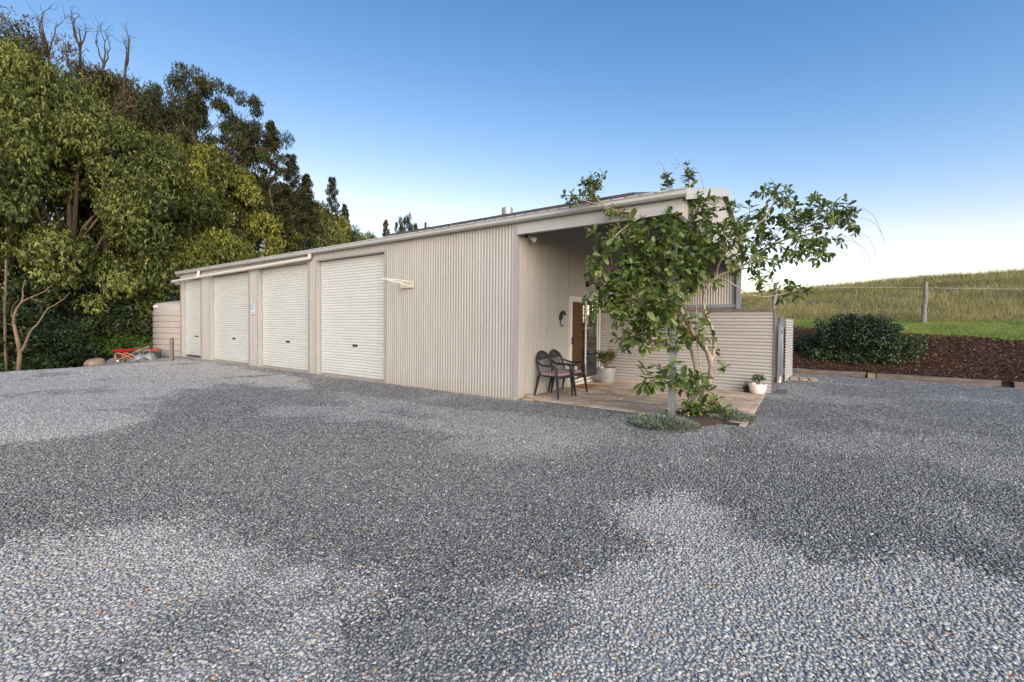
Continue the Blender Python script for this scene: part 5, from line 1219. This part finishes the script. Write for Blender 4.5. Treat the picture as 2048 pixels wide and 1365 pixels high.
# ------------------------------------------------------------------ potted plants
def potted(name, label, cat, loc, pot_prof, pot_mat, h, r, n, L, leaf, stems_n=5, soil_r=0.15, soil_z=0.2, tb=0.5, W=0.45):
    t = thing(name, label, cat, loc)
    p = MB(); p.lathe(pot_prof, n=32); p.build('pot', M[pot_mat], t, True)
    p = MB(); p.lathe([(soil_r, soil_z-0.02), (soil_r*0.9, soil_z), (0.01, soil_z+0.01)], n=20); p.build('soil', M['soil'], t)
    parts = []; sm_ = MB()
    for i in range(stems_n):
        a = i*2.4; tip = np.array([r*0.7*math.cos(a)*rng.uniform(.4, 1), r*0.7*math.sin(a)*rng.uniform(.4, 1), soil_z+h*rng.uniform(0.6, 0.95)])
        sm_.tube([(0.02*math.cos(a), 0.02*math.sin(a), soil_z), tip*np.array([.5, .5, 1])-np.array([0, 0, h*0.3]), tip], [0.008, 0.006, 0.003], 5)
        parts.append(clump_leaves(tip, r*0.55, n//stems_n, L, L*W, 0.8, 0.8, -0.1, tb, 0.3, 0.2, 4))
    sm_.build('stem', M['bark'], t, True)
    V, F, T = join(parts); link('foliage', mesh_np('foliage', V, F, M[leaf], False, {'tint': T}), t)
    return t
potted('tub_shrub', 'golden green shrub in an old galvanised tub by the sliding door', 'potted plant', (0.42, 3.52, 0.024), [(0.20, 0), (0.215, 0.02), (0.25, 0.35), (0.262, 0.355), (0.262, 0.375), (0.24, 0.375), (0.235, 0.30), (0.01, 0.30)], 'tub', 0.44, 0.30, 1400, 0.055, 'leaf_pot', 9, 0.23, 0.33)
potted('bowl_plant', 'small succulent in a white ceramic bowl at the fence end', 'potted plant', (3.80, 3.82, 0.024), [(0.08, 0), (0.12, 0.01), (0.165, 0.10), (0.178, 0.20), (0.172, 0.215), (0.158, 0.215), (0.15, 0.16), (0.01, 0.16)], 'ceramic', 0.20, 0.15, 260, 0.05, 'leaf_e', 6, 0.15, 0.185, 0.35)
potted('small_pot_plant', 'little weedy plant in a small black plastic pot beside the bowl', 'potted plant', (3.58, 3.88, 0.024), [(0.05, 0), (0.075, 0.12), (0.08, 0.13), (0.065, 0.13), (0.06, 0.1), (0.01, 0.1)], 'black', 0.12, 0.08, 110, 0.035, 'leaf_pot', 4, 0.06, 0.11)

# ------------------------------------------------------------------ bank: mulch, bush, lawn, paddock grass, wire fence
mx_ = np.arange(3.3, 16, 0.18); my_ = np.arange(0, 1.001, 0.04)
X, Sx = np.meshgrid(mx_, my_)
wob = (fbm(X*0.9, X*0+2, 51)-0.5)*0.9
Y = ys(X)+0.06 + Sx*(13.25+wob-ys(X)); Z = terrain(X, Y)+0.02+(fbm(X*3, Y*3, 61)-0.5)*0.10
i = np.arange(X.size).reshape(X.shape)
F = np.stack([i[:-1, :-1], i[:-1, 1:], i[1:, 1:], i[1:, :-1]], -1).reshape(-1, 4)
kind(link('mulch_bed', mesh_np('mulch_bed', np.stack([X, Y, Z], -1).reshape(-1, 3), F, mat('mulch_base', (0.06, 0.028, 0.017), 0.95, var=0.5, vscale=(12, 12, 12), bump=0.8, bscale=30), True)), 'structure')
n = 42000; x = rng.uniform(3.4, 14.5, n); s = rng.random(n); y = ys(x)+0.05+s*(13.2+(fbm(x*0.9, x*0+2, 51)-0.5)*0.9-ys(x)); z = terrain(x, y)+0.03+(fbm(x*3, y*3, 61)-0.5)*0.10+rng.uniform(0, 0.03, n)
D = rdir(n); D[:, 2] *= 0.35; D = unit(D)
V, F, T = leaf_quads(np.stack([x, y, z], 1), D, rdir(n, 1.5), rng.uniform(0.03, 0.11, n), rng.uniform(0.012, 0.035, n), np.where(rng.random(n) < 0.05, rng.uniform(0.85, 1, n), np.clip(rng.normal(0.4, 0.2, n), 0, 0.85)), 0.2)
tag(kind(link('bark_mulch', mesh_np('bark_mulch', V, F, M['chips'], False, {'tint': T})), 'stuff'), 'reddish brown bark mulch on the bank', 'mulch')
# dark bush
P = at(1715, 700, 14.0); bx_, by_ = P[0], 10.75
bs = thing('bush', 'wide dark green bush growing in the bark mulch above the timber edging', 'bush', (bx_, by_, float(terrain(bx_, by_))))
parts = []; sb_ = MB()
for i in range(185):
    h = rng.random()**1.15; a = rng.uniform(0, 6.283); q = math.sqrt(max(0.0, 1-(h*0.97)**2))*rng.random()**0.35
    ex = (1.55 if math.cos(a) > 0 else 1.65)*(1+0.16*math.sin(3*a+1))
    c = np.array([ex*q*math.cos(a)*(1+0.15*math.sin(h*9)), 0.95*q*math.sin(a), 0.04+1.15*h*(1-0.18*abs(math.cos(a))*q)+0.36*0.95*q*math.sin(a)])
    parts.append(clump_leaves(c, rng.uniform(0.16, 0.30), 250, 0.062, 0.032, 0.85, 0.8, 0.0, rng.normal(0.4, 0.15)+(0.15 if h < 0.35 else 0), 0.3, 0.2, 4))
    if i % 3 == 0: sb_.tube([(c[0]*0.15, c[1]*0.15, -0.1), c*np.array([.6, .6, .55]), c*1.04], [0.014, 0.009, 0.003], 5)
sb_.build('stem', M['bark'], bs, True)
V, F, T = join(parts); link('foliage', mesh_np('foliage', V, F, M['leaf_bush'], False, {'tint': T}), bs)
# mown strip
mx_ = np.arange(-6, 26, 0.4); X, Sx = np.meshgrid(mx_, np.linspace(0, 1, 14)); Y = 13.0+Sx*4.1; Z = terrain(X, Y)+0.012
i = np.arange(X.size).reshape(X.shape); F = np.stack([i[:-1, :-1], i[:-1, 1:], i[1:, 1:], i[1:, :-1]], -1).reshape(-1, 4)
kind(link('lawn', mesh_np('lawn', np.stack([X, Y, Z], -1).reshape(-1, 3), F, mat('mown_grass', (0.18, 0.24, 0.035), 0.9, var=0.4, vscale=(3, 3, 3)), True)), 'structure')
M['grass_short'] = leaf_mat('short_grass', [(0.09, 0.125, 0.02), (0.235, 0.285, 0.05), (0.42, 0.43, 0.11)], 0.35, 0.5, 0.03)
M['grass_long'] = leaf_mat('long_grass', [(0.075, 0.095, 0.02), (0.22, 0.215, 0.058), (0.40, 0.345, 0.13), (0.60, 0.49, 0.26)], 0.35, 0.5, 0.03)
def blades(x, y, z, H, W, tint, lean=0.35):
    n = len(x); P = np.stack([x, y, z], 1); a = rng.uniform(0, 6.283, n); S = np.stack([np.cos(a), np.sin(a), 0*a], 1)*W[:, None]
    B = rdir(n); B[:, 2] = 0; B = B*(H*lean*rng.uniform(0.2, 1.6, n))[:, None]
    up = np.array([0, 0, 1.0])
    m1 = P + up*(H*0.55)[:, None] + B*0.35; t1 = P + up*H[:, None]*0.95 + B
    V = np.stack([P-S, P+S, m1+S*0.7, m1-S*0.7, t1], 1).reshape(-1, 3); i = np.arange(n)[:, None]*5
    return V, [i+np.array([[0, 1, 2, 3]]), i+np.array([[3, 2, 4]])], np.repeat(tint, 5)
n = 70000; x = rng.uniform(-3, 20, n); y = 12.9+4.1*rng.random(n)+rng.normal(0, 0.16, n)
V, F, T = blades(x, y, terrain(x, y), rng.uniform(0.03, 0.085, n), rng.uniform(0.004, 0.008, n), np.clip(0.45+(fbm(x*0.8, y*0.8, 71)-0.5)*1.2+rng.normal(0, 0.18, n), 0, 1), 0.6)
tag(kind(link('mown_grass', mesh_np('mown_grass', V, F, M['grass_short'], False, {'tint': T})), 'stuff'), 'short bright green mown grass strip along the bank', 'grass')
n = 380000; u = rng.random(n); y = 16.6+(53-16.6)*u**1.5; dd = y+3.5
x = -13 + (y-16)*(-0.25) + rng.random(n)*(34+(y-16)*1.15)
keep_ = rng.random(n) < 0.3+0.7*sstep(0.35, 0.6, fbm(x*0.8, y*0.8, 81)); x = x[keep_]; y = y[keep_]; dd = dd[keep_]; n = len(x)
pt_ = fbm(x*0.28, y*0.28, 91)
H = rng.uniform(0.12, 0.40, n)*(0.6+0.8*pt_); st_ = rng.random(n) < 0.035; H[st_] *= 1.7
H *= 0.35+1.25*fbm(x*1.1, y*1.1, 95); edge = sstep(16.4+1.2*vnoise(x*0.7, x*0, 96), 18.8, y); H *= 0.45+0.55*edge
tint = np.clip(0.52+(pt_-0.5)*1.1+rng.normal(0, 0.18, n)-0.2*(1-edge)-0.12*sstep(28, 45, y), 0, 1); tint[st_] = 0.95
V, F, T = blades(x, y, terrain(x, y)-0.03, H, rng.uniform(0.0025, 0.006, n)*(dd/20), tint, 0.7)
n = 2600; xk = rng.uniform(-6, 40, n); yk = rng.uniform(36, 50, n)
V2, F2, T2 = blades(xk, yk, terrain(xk, yk)-0.05, rng.uniform(0.5, 1.15, n), np.full(n, 0.008), np.full(n, 0.9), 0.35)
V, F, T = join([(V, F, T), (V2, F2, T2)])
tag(kind(link('paddock_grass', mesh_np('paddock_grass', V, F, M['grass_long'], False, {'tint': T})), 'stuff'), 'long straw and olive paddock grass on the hill', 'grass')
# wire fence
wfn = thing('wire_fence', 'weathered wire fence with round grey posts along the foot of the hill', 'fence', (0, 0, 0))
tops = []
for k, (px, ty, by, d, r0) in enumerate(((1551, 566, 640, 18.6, 0.085), (1852, 565, 642, 17.0, 0.082), (2210, 566, 645, 17.0, 0.082))):
    a = at(px, ty, d); b = at(px-5, by, d); b[2] = float(terrain(b[0], b[1]))-0.3
    mb = MB(); t = np.linspace(0, 1, 8)[:, None]; Q = b*(1-t)+a*t
    for q in range(8): Q[q] += np.array([0.008*math.sin(q*1.3+k), 0.008*math.cos(q+k), 0])
    mb.tube(Q, [r0*(1.0-0.15*f+0.45*math.exp(-f*7)) * (1+0.05*math.sin(f*9+k)) for f in np.linspace(0, 1, 8)], 12); mb.build('fence_post', M['post'], wfn, True)
    tops.append(a)
wz_ = [at(1553, 574.5, 18.6), at(1850, 576, 17.0), at(2210, 581, 17.0)]
lft = wz_[0] + (wz_[0]-wz_[1])*1.2
mb = MB(); mb.tube([lft, wz_[0], wz_[1], wz_[2]], 0.0045, 5); mb.build('wire', M['wire'], wfn)
# a few fallen leaves on the gravel
n = 60; x = rng.uniform(-6, 5, n); y = rng.uniform(-5.4, -0.3, n)
V, F, T = leaf_quads(np.stack([x, y, np.full(n, 0.03)], 1), unit(rdir(n)*np.array([1, 1, 0.15])), rdir(n, 2.5), rng.uniform(0.03, 0.075, n), rng.uniform(0.012, 0.025, n), rng.random(n), 0.3)
M['dead_leaf'] = leaf_mat('dead_leaf', [(0.16, 0.07, 0.02), (0.30, 0.16, 0.05), (0.30, 0.28, 0.06)], 0.1)
tag(kind(link('fallen_leaves', mesh_np('fallen_leaves', V, F, M['dead_leaf'], False, {'tint': T})), 'stuff'), 'brown fallen leaves scattered over the gravel', 'leaves')
